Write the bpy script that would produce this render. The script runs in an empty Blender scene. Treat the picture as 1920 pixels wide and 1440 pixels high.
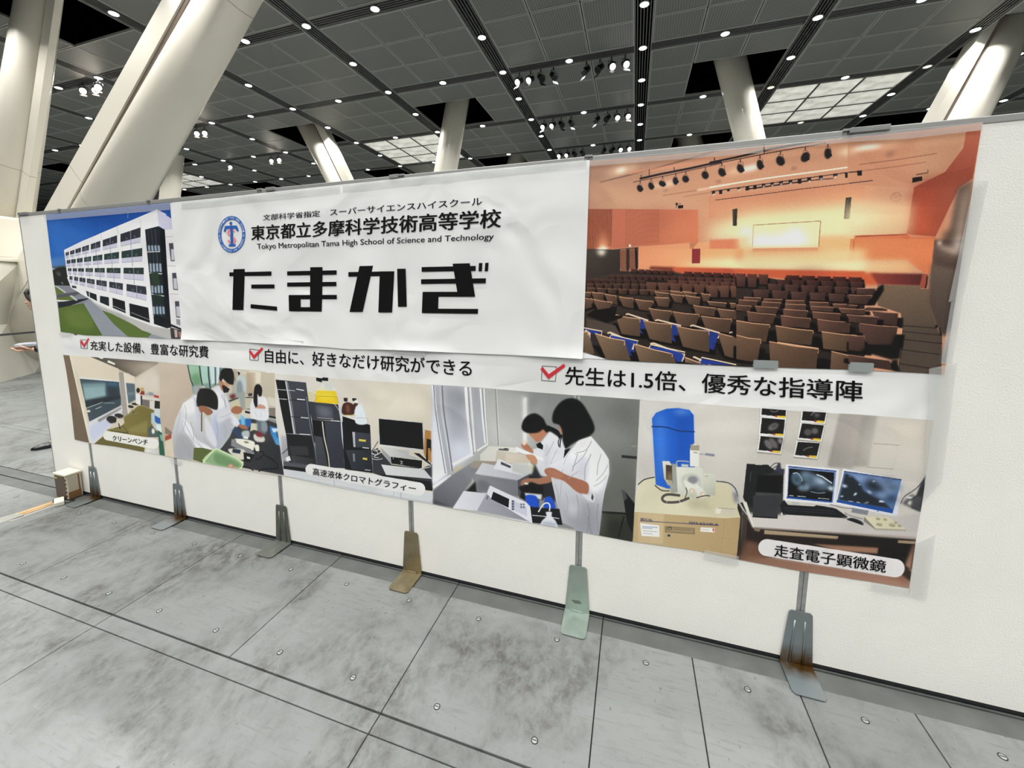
import bpy, bmesh, math, random
import numpy as np
from mathutils import Vector, Matrix
random.seed(7); RNG = np.random.default_rng(5)
C = bpy.context.scene.collection
SC = bpy.context.scene
# ------------------------------------------------------------------ camera
CAM = (3.8034, -1.8412, 1.5435); YAW, PITCH, ROLL = -0.31736, -0.12497, -0.00092
FPX, PX0, PY0 = 769.86, 934.36, 642.03
def cam_axes():
    cy, sy = math.cos(YAW), math.sin(YAW)
    f = Vector((sy*math.cos(PITCH), cy*math.cos(PITCH), math.sin(PITCH)))
    r = Vector((cy, -sy, 0)); u = r.cross(f)
    c, s = math.cos(ROLL), math.sin(ROLL)
    return c*r+s*u, -s*r+c*u, f
R_, U_, F_ = cam_axes()
cd = bpy.data.cameras.new('camera'); cam = bpy.data.objects.new('camera', cd); C.objects.link(cam)
cd.sensor_width = 36; cd.lens = FPX/1920*36; cd.shift_x = (960-PX0)/1920; cd.shift_y = (PY0-720)/1920
cd.clip_start = 0.05; cd.clip_end = 200
M = Matrix((R_, U_, -F_)).transposed().to_4x4(); M.translation = Vector(CAM); cam.matrix_world = M
SC.camera = cam
# ------------------------------------------------------------------ world, exposure
w = bpy.data.worlds.new('hall_ambient'); SC.world = w; w.use_nodes = True
w.node_tree.nodes['Background'].inputs[0].default_value = (.85, .92, 1, 1)
w.node_tree.nodes['Background'].inputs[1].default_value = 0.05
SC.view_settings.view_transform = 'Standard'; SC.view_settings.look = 'None'
SC.view_settings.gamma = 1; SC.view_settings.use_curve_mapping = False
SC.view_settings.exposure = 0.0
SC.cycles.max_bounces = 5; SC.cycles.diffuse_bounces = 3; SC.cycles.glossy_bounces = 2
SC.cycles.use_adaptive_sampling = True; SC.cycles.adaptive_threshold = .03; SC.cycles.adaptive_min_samples = 12
SC.cycles.sample_clamp_indirect = 4
DOWN_W = 24.0      # power of one ceiling downlight
DOWN_COL = (1.0, .995, .98)
# ------------------------------------------------------------------ helpers
def sr(h):
    if isinstance(h, str): h = [int(h[i:i+2], 16)/255 for i in (1, 3, 5)]
    return tuple(c/12.92 if c <= .04045 else ((c+.055)/1.055)**2.4 for c in h)
def mat(name, col, rough=.5, metal=0, spec=.5, emit=0, noise=None, bump=None, coat=0):
    m = bpy.data.materials.new(name); m.use_nodes = True; nt = m.node_tree; b = nt.nodes['Principled BSDF']
    c = sr(col) if isinstance(col, str) else col
    b.inputs['Base Color'].default_value = (*c, 1); b.inputs['Roughness'].default_value = rough
    b.inputs['Metallic'].default_value = metal; b.inputs['Specular IOR Level'].default_value = spec
    b.inputs['Coat Weight'].default_value = coat
    if emit:
        m.cycles.emission_sampling = 'NONE'
        b.inputs['Emission Color'].default_value = (*c, 1); b.inputs['Emission Strength'].default_value = emit
    tc = nt.nodes.new('ShaderNodeTexCoord')
    if noise:  # (scale, amount)
        n = nt.nodes.new('ShaderNodeTexNoise'); n.inputs['Scale'].default_value = noise[0]; n.inputs['Detail'].default_value = 6
        nt.links.new(tc.outputs['Object'], n.inputs['Vector'])
        r = nt.nodes.new('ShaderNodeMapRange'); r.inputs[1].default_value = .3; r.inputs[2].default_value = .7
        r.inputs[3].default_value = 1-noise[1]; r.inputs[4].default_value = 1+noise[1]*.4
        nt.links.new(n.outputs[0], r.inputs[0])
        mx = nt.nodes.new('ShaderNodeMix'); mx.data_type = 'RGBA'; mx.blend_type = 'MULTIPLY'; mx.inputs[0].default_value = 1
        mx.inputs[6].default_value = (*c, 1); nt.links.new(r.outputs[0], mx.inputs[7]); nt.links.new(mx.outputs[2], b.inputs['Base Color'])
    if bump:   # (scale, strength, distance)
        n = nt.nodes.new('ShaderNodeTexNoise'); n.inputs['Scale'].default_value = bump[0]; n.inputs['Detail'].default_value = 5
        nt.links.new(tc.outputs['Object'], n.inputs['Vector'])
        bp = nt.nodes.new('ShaderNodeBump'); bp.inputs['Strength'].default_value = bump[1]; bp.inputs['Distance'].default_value = bump[2]
        nt.links.new(n.outputs[0], bp.inputs['Height']); nt.links.new(bp.outputs[0], b.inputs['Normal'])
    return m
def tag(o, label=None, cat=None, group=None, kind=None):
    if label: o['label'] = label
    if cat: o['category'] = cat
    if group: o['group'] = group
    if kind: o['kind'] = kind
    return o
def empty(name, loc=(0,0,0), label=None, cat=None, group=None, kind=None):
    o = bpy.data.objects.new(name, None); C.objects.link(o); o.location = loc; o.empty_display_size = .1
    return tag(o, label, cat, group, kind)
class MB:
    def __init__(s): s.v = []; s.f = []; s.mi = []; s.sm = []
    def add(s, v, f, mi=0, smooth=False):
        n = len(s.v); s.v += [tuple(p) for p in v]; s.f += [tuple(i+n for i in q) for q in f]
        s.mi += [mi]*len(f); s.sm += [smooth]*len(f); return s
    def box(s, x0, x1, y0, y1, z0, z1, mi=0):
        v = [(x,y,z) for x in (x0,x1) for y in (y0,y1) for z in (z0,z1)]
        return s.add(v, [(0,1,3,2),(4,6,7,5),(0,4,5,1),(2,3,7,6),(0,2,6,4),(1,5,7,3)], mi)
    def bbox(s, x0, x1, y0, y1, z0, z1, b=.005, mi=0):   # bevelled box
        bm = bmesh.new(); bmesh.ops.create_cube(bm, size=1)
        for v in bm.verts: v.co = Vector(((x0+x1)/2+v.co.x*(x1-x0), (y0+y1)/2+v.co.y*(y1-y0), (z0+z1)/2+v.co.z*(z1-z0)))
        bmesh.ops.bevel(bm, geom=bm.edges[:], offset=b, segments=2, affect='EDGES', profile=.6)
        bm.verts.index_update()
        s.add([v.co for v in bm.verts], [[v.index for v in f.verts] for f in bm.faces], mi, False); bm.free(); return s
    def tube(s, pts, r, n=12, cap=True, mi=0, smooth=True, flat=1.0):
        pts = [Vector(p) for p in pts]; rs = r if isinstance(r, (list, tuple)) else [r]*len(pts); V = []
        up = Vector((0,0,1))
        for i, p in enumerate(pts):
            t = (pts[min(i+1, len(pts)-1)]-pts[max(i-1, 0)]).normalized()
            a = t.cross(up) if abs(t.dot(up)) < .95 else t.cross(Vector((1,0,0)))
            a.normalize(); b = t.cross(a)
            for k in range(n):
                an = 2*math.pi*k/n; V.append(p+a*(rs[i]*math.cos(an))+b*(rs[i]*flat*math.sin(an)))
        F = [(i*n+k, i*n+(k+1)%n, (i+1)*n+(k+1)%n, (i+1)*n+k) for i in range(len(pts)-1) for k in range(n)]
        s.add(V, F, mi, smooth)
        if cap:
            m = len(s.v)-len(V); s.f += [tuple(m+k for k in range(n))[::-1], tuple(m+(len(pts)-1)*n+k for k in range(n))]
            s.mi += [mi, mi]; s.sm += [False, False]
        return s
    def disc(s, c, nrm, r, h, n=16, mi=0):
        c = Vector(c); nrm = Vector(nrm).normalized(); return s.tube([c, c+nrm*h], r, n, True, mi, False)
    def prism(s, pts, d, mi=0):   # pts 3D polygon, d offset vector
        n = len(pts); d = Vector(d); v = [Vector(p) for p in pts]+[Vector(p)+d for p in pts]
        return s.add(v, [tuple(range(n)), tuple(range(2*n-1, n-1, -1))]+[(i, i+n, (i+1)%n+n, (i+1)%n) for i in range(n)], mi)
    def mesh(s, name, mats):
        me = bpy.data.meshes.new(name); me.from_pydata(s.v, [], s.f)
        for m in (mats if isinstance(mats, (list, tuple)) else [mats]): me.materials.append(m)
        me.polygons.foreach_set('material_index', s.mi); me.polygons.foreach_set('use_smooth', s.sm)
        bm = bmesh.new(); bm.from_mesh(me); bmesh.ops.recalc_face_normals(bm, faces=bm.faces[:]); bm.to_mesh(me); bm.free()
        me.update(); return me
    def build(s, name, mats, parent=None, loc=(0,0,0)):
        return link(name, s.mesh(name, mats), parent, loc)
def link(name, me, parent=None, loc=(0,0,0)):
    o = bpy.data.objects.new(name, me); C.objects.link(o); o.location = loc
    if parent: o.parent = parent
    return o
def ray(px, py): return F_ + R_*((px-PX0)/FPX) - U_*((py-PY0)/FPX)
def onw(px, py, y=0.0):     # point of the display wall's plane (or a parallel one) seen at a measured photo point
    d = ray(px, py); t = (y-CAM[1])/d.y; return Vector(CAM)+d*t
def onz(px, py, z=0.0):
    d = ray(px, py); t = (z-CAM[2])/d.z; return Vector(CAM)+d*t
# ------------------------------------------------------------------ materials
def floor_mat():
    m = bpy.data.materials.new('stone_floor'); m.use_nodes = True; nt = m.node_tree; N = nt.nodes; L = nt.links; b = N['Principled BSDF']
    g = N.new('ShaderNodeNewGeometry')
    def mp(sx, sy, off=0):
        k = N.new('ShaderNodeMapping'); k.inputs['Scale'].default_value = (sx, sy, 1); k.inputs['Location'].default_value = (off, off, 0); L.new(g.outputs['Position'], k.inputs[0]); return k
    def noise(v, s, d, r=.6, dist=0):
        n = N.new('ShaderNodeTexNoise'); n.inputs['Scale'].default_value = s; n.inputs['Detail'].default_value = d; n.inputs['Roughness'].default_value = r; n.inputs['Distortion'].default_value = dist
        L.new(v.outputs[0], n.inputs['Vector']); return n
    def rng(o, a, c, lo, hi):
        r = N.new('ShaderNodeMapRange'); r.inputs[1].default_value = a; r.inputs[2].default_value = c; r.inputs[3].default_value = lo; r.inputs[4].default_value = hi; L.new(o, r.inputs[0]); return r
    def mul(a, c, op='MULTIPLY'):
        q = N.new('ShaderNodeMath'); q.operation = op; L.new(a, q.inputs[0]); L.new(c, q.inputs[1]); return q
    oi = N.new('ShaderNodeObjectInfo')
    big = rng(noise(mp(1, 1), 1.9, 7, .66, .3).outputs[0], .44, .62, 0, .95)
    fine = rng(noise(mp(1, .7, 2), 17, 9, .74, .3).outputs[0], .38, .60, .15, 1)
    st = mul(big.outputs[0], fine.outputs[0])
    streak = rng(noise(mp(5, 42, 3), 1.6, 6, .7).outputs[0], .52, .72, 0, .5)
    pits = rng(noise(mp(1, .6, 9), 60, 4, .6).outputs[0], .63, .72, 0, .75)
    s1 = mul(st.outputs[0], streak.outputs[0], 'MAXIMUM'); s2 = mul(s1.outputs[0], pits.outputs[0], 'MAXIMUM')
    mx = N.new('ShaderNodeMix'); mx.data_type = 'RGBA'; L.new(s2.outputs[0], mx.inputs[0])
    mx.inputs[6].default_value = (*FLOOR_A, 1); mx.inputs[7].default_value = (*FLOOR_B, 1)
    tone = rng(oi.outputs['Random'], 0, 1, .9, 1.08); cl = rng(noise(mp(1, 1, 5), .8, 3).outputs[0], .3, .7, .88, 1.1)
    tt = mul(tone.outputs[0], cl.outputs[0])
    m2 = N.new('ShaderNodeMix'); m2.data_type = 'RGBA'; m2.blend_type = 'MULTIPLY'; m2.inputs[0].default_value = 1
    L.new(mx.outputs[2], m2.inputs[6]); L.new(tt.outputs[0], m2.inputs[7]); L.new(m2.outputs[2], b.inputs['Base Color'])
    ro = rng(s2.outputs[0], 0, 1, .34, .6); L.new(ro.outputs[0], b.inputs['Roughness'])
    bp = N.new('ShaderNodeBump'); bp.inputs['Strength'].default_value = .25; bp.inputs['Distance'].default_value = .002
    L.new(s2.outputs[0], bp.inputs['Height']); bp.invert = True; L.new(bp.outputs[0], b.inputs['Normal'])
    b.inputs['Specular IOR Level'].default_value = .45
    return m
FLOOR_A = sr('#757876'); FLOOR_B = sr('#4a4844')
M_floor = floor_mat()
M_joint = mat('joint_dark', '#1d1e20', .9)
M_strip = mat('floor_strip_grey', '#525552', .5, noise=(9, .25))
M_panel = mat('panel_white', '#eeece5', .62, bump=(170, .35, .003), noise=(3, .05))
M_alu = mat('aluminium', '#9fa19f', .42, .45, noise=(30, .15))
M_rail = mat('rail_grey', '#a9a9a6', .45, .4)
M_dark = mat('dark_rail', '#26272a', .6)
M_ceil = mat('ceiling_panel_dark', '#666864', .55, noise=(1.2, .06))
M_cframe = mat('ceiling_frame', '#8c8e89', .5)
M_slat = mat('louvre_slat', '#4a4a4a', .5)
nt_ = M_ceil.node_tree; pb_ = nt_.nodes['Principled BSDF']; wv_ = nt_.nodes.new('ShaderNodeTexWave'); wv_.inputs['Scale'].default_value = 7.2
tc_ = nt_.nodes.new('ShaderNodeTexCoord'); nt_.links.new(tc_.outputs['Object'], wv_.inputs['Vector']); mr_ = nt_.nodes.new('ShaderNodeMapRange'); mr_.inputs[3].default_value = .72; mr_.inputs[4].default_value = 1.2; nt_.links.new(wv_.outputs[1], mr_.inputs[0])
mm_ = nt_.nodes.new('ShaderNodeMix'); mm_.data_type = 'RGBA'; mm_.blend_type = 'MULTIPLY'; mm_.inputs[0].default_value = 1; src_ = pb_.inputs['Base Color'].links[0].from_socket
nt_.links.new(src_, mm_.inputs[6]); nt_.links.new(mr_.outputs[0], mm_.inputs[7]); nt_.links.new(mm_.outputs[2], pb_.inputs['Base Color'])
M_void = mat('void_black', '#050506', .9, spec=0)
M_col = mat('column_enamel', '#efe9da', .3, coat=.35, spec=.5, noise=(.7, .05))
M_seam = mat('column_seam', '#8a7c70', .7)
M_white = mat('white_plastic', '#eceae2', .35)
M_zinc = mat('zinc_bracket', '#8e9896', .33, .85, noise=(18, .25))
M_zinc_y = mat('yellowed_bracket', '#94896e', .36, .8, noise=(14, .3))
M_zinc_g = mat('green_zinc_bracket', '#b6c3ba', .28, .85, noise=(12, .18))
M_zinc_d = mat('dull_bracket', '#73766f', .45, .7, noise=(20, .25))
M_lampglow = mat('lamp_glow', (.93, .98, 1), emit=9)
M_lampwarm = mat('lamp_dim', (1, .93, .72), emit=1.0)
M_black = mat('black_metal', '#17181a', .5)
# ------------------------------------------------------------------ floor
XJ = 2.9745; TW = .7475
floor = empty('floor', (0,0,0), kind='structure')
MB().box(-34, 34, -20, 34, -.3, -.012).build('floor_slab', M_joint, floor)
tile_cache = {}
def tile(x0, x1, y0, y1, nm='floor_tile', m=None, z=0.0, g=.002):
    key = (round(x1-x0, 3), round(y1-y0, 3), nm, round(z, 4))
    if key not in tile_cache:
        hx, hy = (x1-x0)/2-g, (y1-y0)/2-g; c = .0015
        v = [(-hx,-hy,-.012),(hx,-hy,-.012),(hx,hy,-.012),(-hx,hy,-.012),(-hx,-hy,z-c),(hx,-hy,z-c),(hx,hy,z-c),(-hx,hy,z-c),
             (-hx+c,-hy+c,z),(hx-c,-hy+c,z),(hx-c,hy-c,z),(-hx+c,hy-c,z)]
        f = [(0,1,5,4),(1,2,6,5),(2,3,7,6),(3,0,4,7),(4,5,9,8),(5,6,10,9),(6,7,11,10),(7,4,8,11),(8,9,10,11)]
        tile_cache[key] = MB().add(v, f).mesh(nm, m or M_floor)
    return link(nm, tile_cache[key], floor, ((x0+x1)/2, (y0+y1)/2, 0))
bolt = MB(); bolt.disc((0,0,0), (0,0,1), .0125, .0015, 14, 0); bolt.tube([(0,0,.0013),(0,0,.0022)], [.010, .0085], 14, True, 1, False)
bolt.box(-.008, .008, -.0012, .0012, .0022, .0026, 0)
ME_bolt = bolt.mesh('bolt', [M_joint, M_alu])
def bolts(t, x0, x1, ys):
    k0 = math.ceil((x0-XJ-.187)/.3737)
    for k in range(k0, k0+8):
        x = XJ+.187+.3737*k
        if x0 < x < x1:
            for y in ys: link('bolt', ME_bolt, t, (x-t.location.x, y-t.location.y, 0))
for k in range(-10, 8):          # the trench-cover row in front of the display wall
    x0 = XJ+TW*k; x1 = x0+TW
    pieces = [(x0, x1)] if k < 1 else [(x0, (x0+x1)/2), ((x0+x1)/2, x1)]
    for a, b in pieces:
        t = tile(a, b, -.711, -.1)
        if x0 > -1: bolts(t, a, b, (-.19, -.627))
    tile(x0, x1, -.1, -.006, 'grey_strip', M_strip, -.003)
for k in range(-5, 4):
    x0 = XJ+2*TW*k; x1 = x0+2*TW
    tile(x0, x1, -.787, -.715, 'floor_band')
    for y0, y1 in ((-2.21, -.787), (-3.63, -2.21), (.78, 2.2), (2.2, 3.62), (3.62, 5.04), (5.04, 6.46), (-5.05, -3.63)):
        tile(x0, x1, y0, y1)
    tile(x0, x1, .71, .78, 'floor_band')
for k in range(-10, 8):
    x0 = XJ+TW*k; tile(x0, x0+TW, .095, .71); tile(x0, x0+TW, .0, .095, 'grey_strip', M_strip, -.003)
o = MB().box(-34, XJ-10*TW, -20, 6.46, -.012, 0).box(XJ+8*TW, 34, -20, 6.46, -.012, 0).box(-34, 34, 6.46, 34, -.012, 0).box(XJ-10*TW, XJ+8*TW, -20, -5.05, -.012, 0).build('outer_floor', M_floor, floor)
# ------------------------------------------------------------------ hall walls (out of view, they close the hall)
M_hall = mat('hall_wall_paint', '#8f9190', .8, noise=(.4, .05))
for nm, bx in (('wall_left', (-34.3,-34,-20,34)), ('wall_right', (34,34.3,-20,34)), ('wall_back', (-34.3,34.3,34,34.3)), ('wall_front', (-34.3,34.3,-20.3,-20))):
    tag(MB().box(bx[0], bx[1], bx[2], bx[3], -.3, 9).build(nm, M_hall), kind='structure')
# ------------------------------------------------------------------ ceiling
OX, DX, OY, DY, HC = .9437, 1.4205, 7.1963, 1.2868, 6.2009
def cx(i): return OX+DX*i
def cyy(j): return OY+DY*j
ceiling = empty('ceiling', (0,0,HC), kind='structure')
MB().box(-34.3, 34.3, -20.3, 34.3, 9, 9.2).build('roof_slab', M_void, ceiling, (0,0,-HC))
def proj(p):
    q = Vector(p)-Vector(CAM); z = q.dot(F_)
    return None if z < .1 else (PX0+FPX*q.dot(R_)/z, PY0-FPX*q.dot(U_)/z)
th = [.11, .70, 1.30, 1.89]
holes = set()
def hole(i0, j0, cols, rows):
    for a in cols:
        for b in rows: holes.add((i0, j0, a, b))
for i0 in range(-26, 22, 4): pass
# openings round the columns (two panels by two), read off the photo; the pattern repeats every four strips
for base in (-6,):
    for n in (-3, -2, -1, 0, 1, 2, 3, 4, 5):
        i0 = base+4*n
        cols = (1, 2) if n % 2 == 0 else (0, 1)
        for j0, rows in ((-4, (0, 1)), (0, (1, 2)), (4, (0, 1)), (8, (1, 2)), (-8, (1, 2))): hole(i0, j0, cols, rows)
lit = {(4, 2), (-4, 2), (-12, 2), (4, 10), (-4, 10), (-12, 10), (-12, -6), (-4, -6), (4, -6)}
pw, ph = DX*.595/2-.008, DY*.595/2-.008
def panel_mesh(w_, h_, bx, by):
    v = [(-w_,-h_,.0),(w_,-h_,.0),(w_,h_,.0),(-w_,h_,.0),(-w_+bx,-h_+by,.0),(w_-bx,-h_+by,.0),(w_-bx,h_-by,.0),(-w_+bx,h_-by,.0)]
    v += [(x,y,.006) for x,y,_ in v[4:]]+[(x,y,.04) for x,y,_ in v[:4]]
    f = [(0,1,5,4),(1,2,6,5),(2,3,7,6),(3,0,4,7)]; g = [(4,5,9,8),(5,6,10,9),(6,7,11,10),(7,4,8,11)]; d = [(8,9,10,11)]
    s = [(0,1,13,12),(1,2,14,13),(2,3,15,14),(3,0,12,15),(12,13,14,15)]
    q = MB().add(v, f+g, 1); n = len(q.v); q.f += d; q.mi += [0]; q.sm += [False]; q.f += s; q.mi += [1]*5; q.sm += [False]*5
    return q
pm = panel_mesh(pw, ph, .022, .022); ME_panel = pm.mesh('ceiling_panel', [M_ceil, M_cframe])
allp = []
for i0 in range(-22, 22, 2):
    for j0 in range(-18, 20, 2):
        for a in range(3):
            for b in range(3):
                if (i0, j0, a, b) in holes or (i0, j0) in lit: continue
                x = cx(i0+(th[a]+th[a+1])/2); y = cyy(j0+(th[b]+th[b+1])/2)
                c = [proj((x+sx*pw, y+sy*ph, HC)) for sx, sy in ((-1,-1),(1,-1),(1,1),(-1,1))]
                ar = 0
                if all(c) and any(-60 < p[0] < 1980 and -60 < p[1] < 420 for p in c):
                    ar = abs(sum(c[k][0]*c[(k+1)%4][1]-c[(k+1)%4][0]*c[k][1] for k in range(4)))/2
                allp.append((ar, x, y))
allp.sort(reverse=True)
rest = MB()
for n, (ar, x, y) in enumerate(allp):
    if n < 300 and ar > 0: link('ceiling_panel', ME_panel, ceiling, (x, y, 0))
    else:
        m0 = len(rest.v); rest.v += [(a+x, b+y, c) for a, b, c in pm.v]; rest.f += [tuple(q+m0 for q in f) for f in pm.f]; rest.mi += pm.mi; rest.sm += pm.sm
tag(rest.build('ceiling_panel', [M_ceil, M_cframe], ceiling), kind='stuff')
# dark louvred strips between the panel fields: five slats each
sl = MB()
X0c, X1c, Y0c, Y1c = cx(-22), cx(22), cyy(-18), cyy(20)
for i in range(-22, 23, 2):
    for q in (-.105, -.052, 0, .052, .105):
        sl.box(cx(i)+q-.009, cx(i)+q+.009, Y0c, Y1c, .012, .05)
    for q in (-.148, .148): sl.box(cx(i)+q-.006, cx(i)+q+.006, Y0c, Y1c, -.004, .05, 1)
for j in range(-18, 21, 2):
    for k in range(-22, 22, 2):
        for q in (-.098, -.049, 0, .049, .098): sl.box(cx(k)+.155, cx(k+2)-.155, cyy(j)+q-.010, cyy(j)+q+.010, .012, .05)
        for q in (-.135, .135): sl.box(cx(k)+.155, cx(k+2)-.155, cyy(j)+q-.005, cyy(j)+q+.005, -.004, .05, 1)
tag(sl.build('louvre_slats', [M_slat, M_cframe], ceiling), kind='stuff')
# plain backing above the field so that only the openings look into the void
bk = MB()
for i0 in range(-22, 22, 2):
    for j0 in range(-18, 20, 2):
        for a in range(3):
            for b in range(3):
                if (i0, j0, a, b) not in holes and (i0, j0) not in lit:
                    pass
# luminous coffers: nine diffuser panes on dark bars
M_diff = mat('diffuser_pane', (.93, .92, .84), .5, emit=.36, noise=(3.5, .45)); M_diff.node_tree.links.new(M_diff.node_tree.nodes['Principled BSDF'].inputs['Base Color'].links[0].from_socket, M_diff.node_tree.nodes['Principled BSDF'].inputs['Emission Color'])
where = {(4,2): ('far glowing nine-pane ceiling light above the auditorium poster', 1), (-4,2): ('far glowing nine-pane ceiling light half behind a pale column above the school title', 1),
         (-12,2): ('distant glowing nine-pane ceiling light low beside the thick leaning column', 1)}
for (i0, j0) in sorted(lit):
    lab = where.get((i0, j0), ('glowing nine-pane ceiling light coffer, %s of its line, %s the camera' % ({4: 'last', -4: 'middle', -12: 'first'}[i0], 'behind' if j0 < 0 else 'farthest from'), 0))[0]
    e = empty('luminous_coffer', (cx(i0+1), cyy(j0+1), HC), lab, 'ceiling light', 'luminous ceiling coffers')
    for a in range(3):
        for b in range(3):
            q = MB().box(-pw-.004, pw+.004, -ph-.004, ph+.004, .01, .03)
            q.build('diffuser_pane', M_diff, e, (DX*((th[a]+th[a+1])/2-1), DY*((th[b]+th[b+1])/2-1), 0))
    fr = MB(); W2, H2 = DX*.89, DY*.89
    for t in (-.297, .297):
        fr.box(DX*t-.02, DX*t+.02, -H2, H2, -.006, .008).box(-W2, W2, DY*t-.014, DY*t+.014, -.006, .008)
    fr.build('coffer_frame', M_slat, e)
# ------------------------------------------------------------------ downlights
dl = MB(); dl.tube([(0,0,-.004),(0,0,.012)], [.082, .082], 20, True, 0, True); ME_rim = dl.mesh('rim', M_cframe)
ME_lens = MB().tube([(0,0,-.010),(0,0,-.004)], [.052, .068], 20, True, 0, True).mesh('lens', M_lampglow)
ME_lens2 = MB().tube([(0,0,-.010),(0,0,-.004)], [.052, .068], 20, True, 0, True).mesh('lens', M_lampwarm)
LD = bpy.data.lights.new('downlight_beam', 'AREA'); LD.shape = 'DISK'; LD.size = .13; LD.energy = DOWN_W; LD.color = DOWN_COL; LD.spread = math.radians(125)
ordn = ['first','second','third','fourth','fifth','sixth','seventh','eighth','ninth','tenth','eleventh','twelfth','thirteenth','fourteenth','fifteenth','sixteenth','seventeenth','eighteenth','nineteenth','twentieth','twenty-first','twenty-second','twenty-third','twenty-fourth','twenty-fifth','twenty-sixth','twenty-seventh']
dim = {(4,2), (6,2), (5,4)}
for j in range(-12, 9):
    for i in range(-14, 13):
        if i % 2 and j % 2: continue
        if i % 2 and abs(i) > 99: continue
        p = (cx(i), cyy(j), HC)
        q = proj(p)
        vis = q and -30 < q[0] < 1950 and -30 < q[1] < 420
        l = bpy.data.objects.new('downlight_beam', LD); C.objects.link(l)
        l.location = (p[0], p[1], HC-.02)
        if vis:
            lab = '%s downlight in the dark ceiling strips, %s across and %s deep' % ('dim warm round' if (i, j) in dim else 'small bright round', ordn[i+14], ordn[j+12])
            e = empty('downlight', p, lab, 'downlight', 'round ceiling downlights')
            link('rim', ME_rim, e); link('lens', ME_lens2 if (i, j) in dim else ME_lens, e)
            l.parent = e; l.location = (0, 0, -.02)
# ------------------------------------------------------------------ stage spotlights on the cross strips
def spot(x, y, aim, on, label, group, glow, cast=0.0):
    e = empty('spotlight', (x, y, HC), label, 'spotlight', group)
    a = Vector(aim).normalized(); c = Vector((0, 0, -.17)); 
    MB().tube([(0,0,.0),(0,0,-.06)], .012, 8).build('stem', M_black, e)
    s = a.cross(Vector((0,0,1))).normalized()
    y_ = MB(); y_.tube([c+s*.075, c+s*.075+Vector((0,0,.08)), Vector((0,0,-.06)), c-s*.075+Vector((0,0,.08)), c-s*.075], .006, 6); y_.build('yoke', M_black, e)
    b = MB(); b.tube([c-a*.10, c-a*.08, c+a*.04, c+a*.085], [.03, .055, .062, .075], 14); b.build('lamp_body', M_black, e)
    MB().tube([c+a*.084, c+a*.089], [.060, .055], 14).build('lens', glow, e)
    for t in (1, -1):
        f0 = c+a*.085+Vector((0,0,t*.075)); MB().prism([f0-s*.06, f0+s*.06, f0+s*.07+a*.05+Vector((0,0,t*.03)), f0-s*.07+a*.05+Vector((0,0,t*.03))], (0,0,.003)).build('barn_door', M_black, e)
    if cast:
        L_ = bpy.data.lights.new('spot_beam', 'SPOT'); L_.energy = cast; L_.spot_size = 1.5; L_.spot_blend = .6; L_.shadow_soft_size = .06; L_.color = (1, .93, .8)
        lo = bpy.data.objects.new('spot_beam', L_); C.objects.link(lo); lo.parent = e; lo.location = c+a*.12
        lo.rotation_euler = a.to_track_quat('-Z', 'Y').to_euler()
M_spot = mat('spot_lens_lit', (1, .93, .82), emit=8)
M_spoto = mat('spot_lens_off', '#1c1c1c', .6, spec=.2)
rn = {0: 'nearest', 2: 'middle', 4: 'farthest'}
for j in (0, 2, 4):
    for n, (i, on) in enumerate(((.235, 1), (.41, 1), (.565, 0), (.755, 0), (1.235, 0), (1.425, 0), (1.585, 1), (1.77, 1))):
        aim = (-.35 if i < 1 else .35, -.75, -.55) if on else (.5 if i < 1 else -.5, -.5, -.7)
        lab = '%s spotlight, %s of eight on the %s spotlight row above the banner' % ('glowing' if on else 'unlit black', ordn[n], rn[j])
        spot(cx(i), cyy(j)+.13, aim, on, lab, 'spotlights on the %s row' % rn[j], M_spot if on else M_spoto, 9 if on and j == 0 else 0)
M_spotw = mat('spot_lens_warm', (1, .85, .72), emit=30)
k = 0
for (i, j, nm) in ((-6.42, -1.98, 'between the two tall left columns'), (-6.22, -1.92, 'between the two tall left columns'), (-6.05, -1.98, 'between the two tall left columns'),
                   (-6.5, .06, 'beside the upper edge of the thick leaning column'), (-6.33, .1, 'beside the upper edge of the thick leaning column'),
                   (-6.54, 2.09, 'low over the banner before the slim leaning column'), (-6.3, 2.09, 'low over the banner before the slim leaning column'), (-7.95, 2.15, 'low over the banner, single one with a pale lens')):
    k += 1
    spot(cx(i), cyy(j), (.75, -.55, -.4), 1, 'warm glowing spotlight %s, %s one' % (nm, ['first','second','third','near','far','first','second','lone'][k-1]), 'warm spotlights at left', M_spotw if k < 8 else M_spot, 14 if k in (2, 4, 6) else 0)
# ------------------------------------------------------------------ display wall: panels, poles, feet
PH = 2.106; T = .035
plab = ['narrow white end panel under the left edge of the building poster', 'white display panel covered by the building poster and clean bench photo',
 'white display panel behind the emblem and the seated-lab photo', 'white display panel behind the middle of the school title',
 'white display panel behind the blank right part of the title poster', 'white display panel behind the left half of the auditorium poster',
 'white display panel with bare right side past the auditorium poster', 'bare white display panel at the far right end of the wall']
edges = [-.475, 0, .9, 1.8, 2.7, 3.6, 4.5, 5.4, 6.3]
for k in range(8):
    x0, x1 = edges[k]+(.016 if k else .0), edges[k+1]-.016
    e = empty('display_panel', ((x0+x1)/2, T/2, 0), plab[k], 'panel', 'white display wall panels'); c = (x0+x1)/2
    b = MB().box(x0-c, x1-c, -T/2, T/2, .022, PH-.022); b.build('panel_board', M_panel, e)
    MB().bbox(x0-c, x1-c, -T/2-.002, T/2+.002, PH-.024, PH, .003).build('top_rail', M_rail, e)
    MB().bbox(x0-c, x1-c, -T/2+.003, T/2-.003, .004, .022, .003).build('bottom_rail', M_dark, e)
    if k == 0: MB().box(x0-c-.006, x0-c, -T/2-.002, T/2+.002, .004, PH).build('end_rail', M_alu, e)
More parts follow.
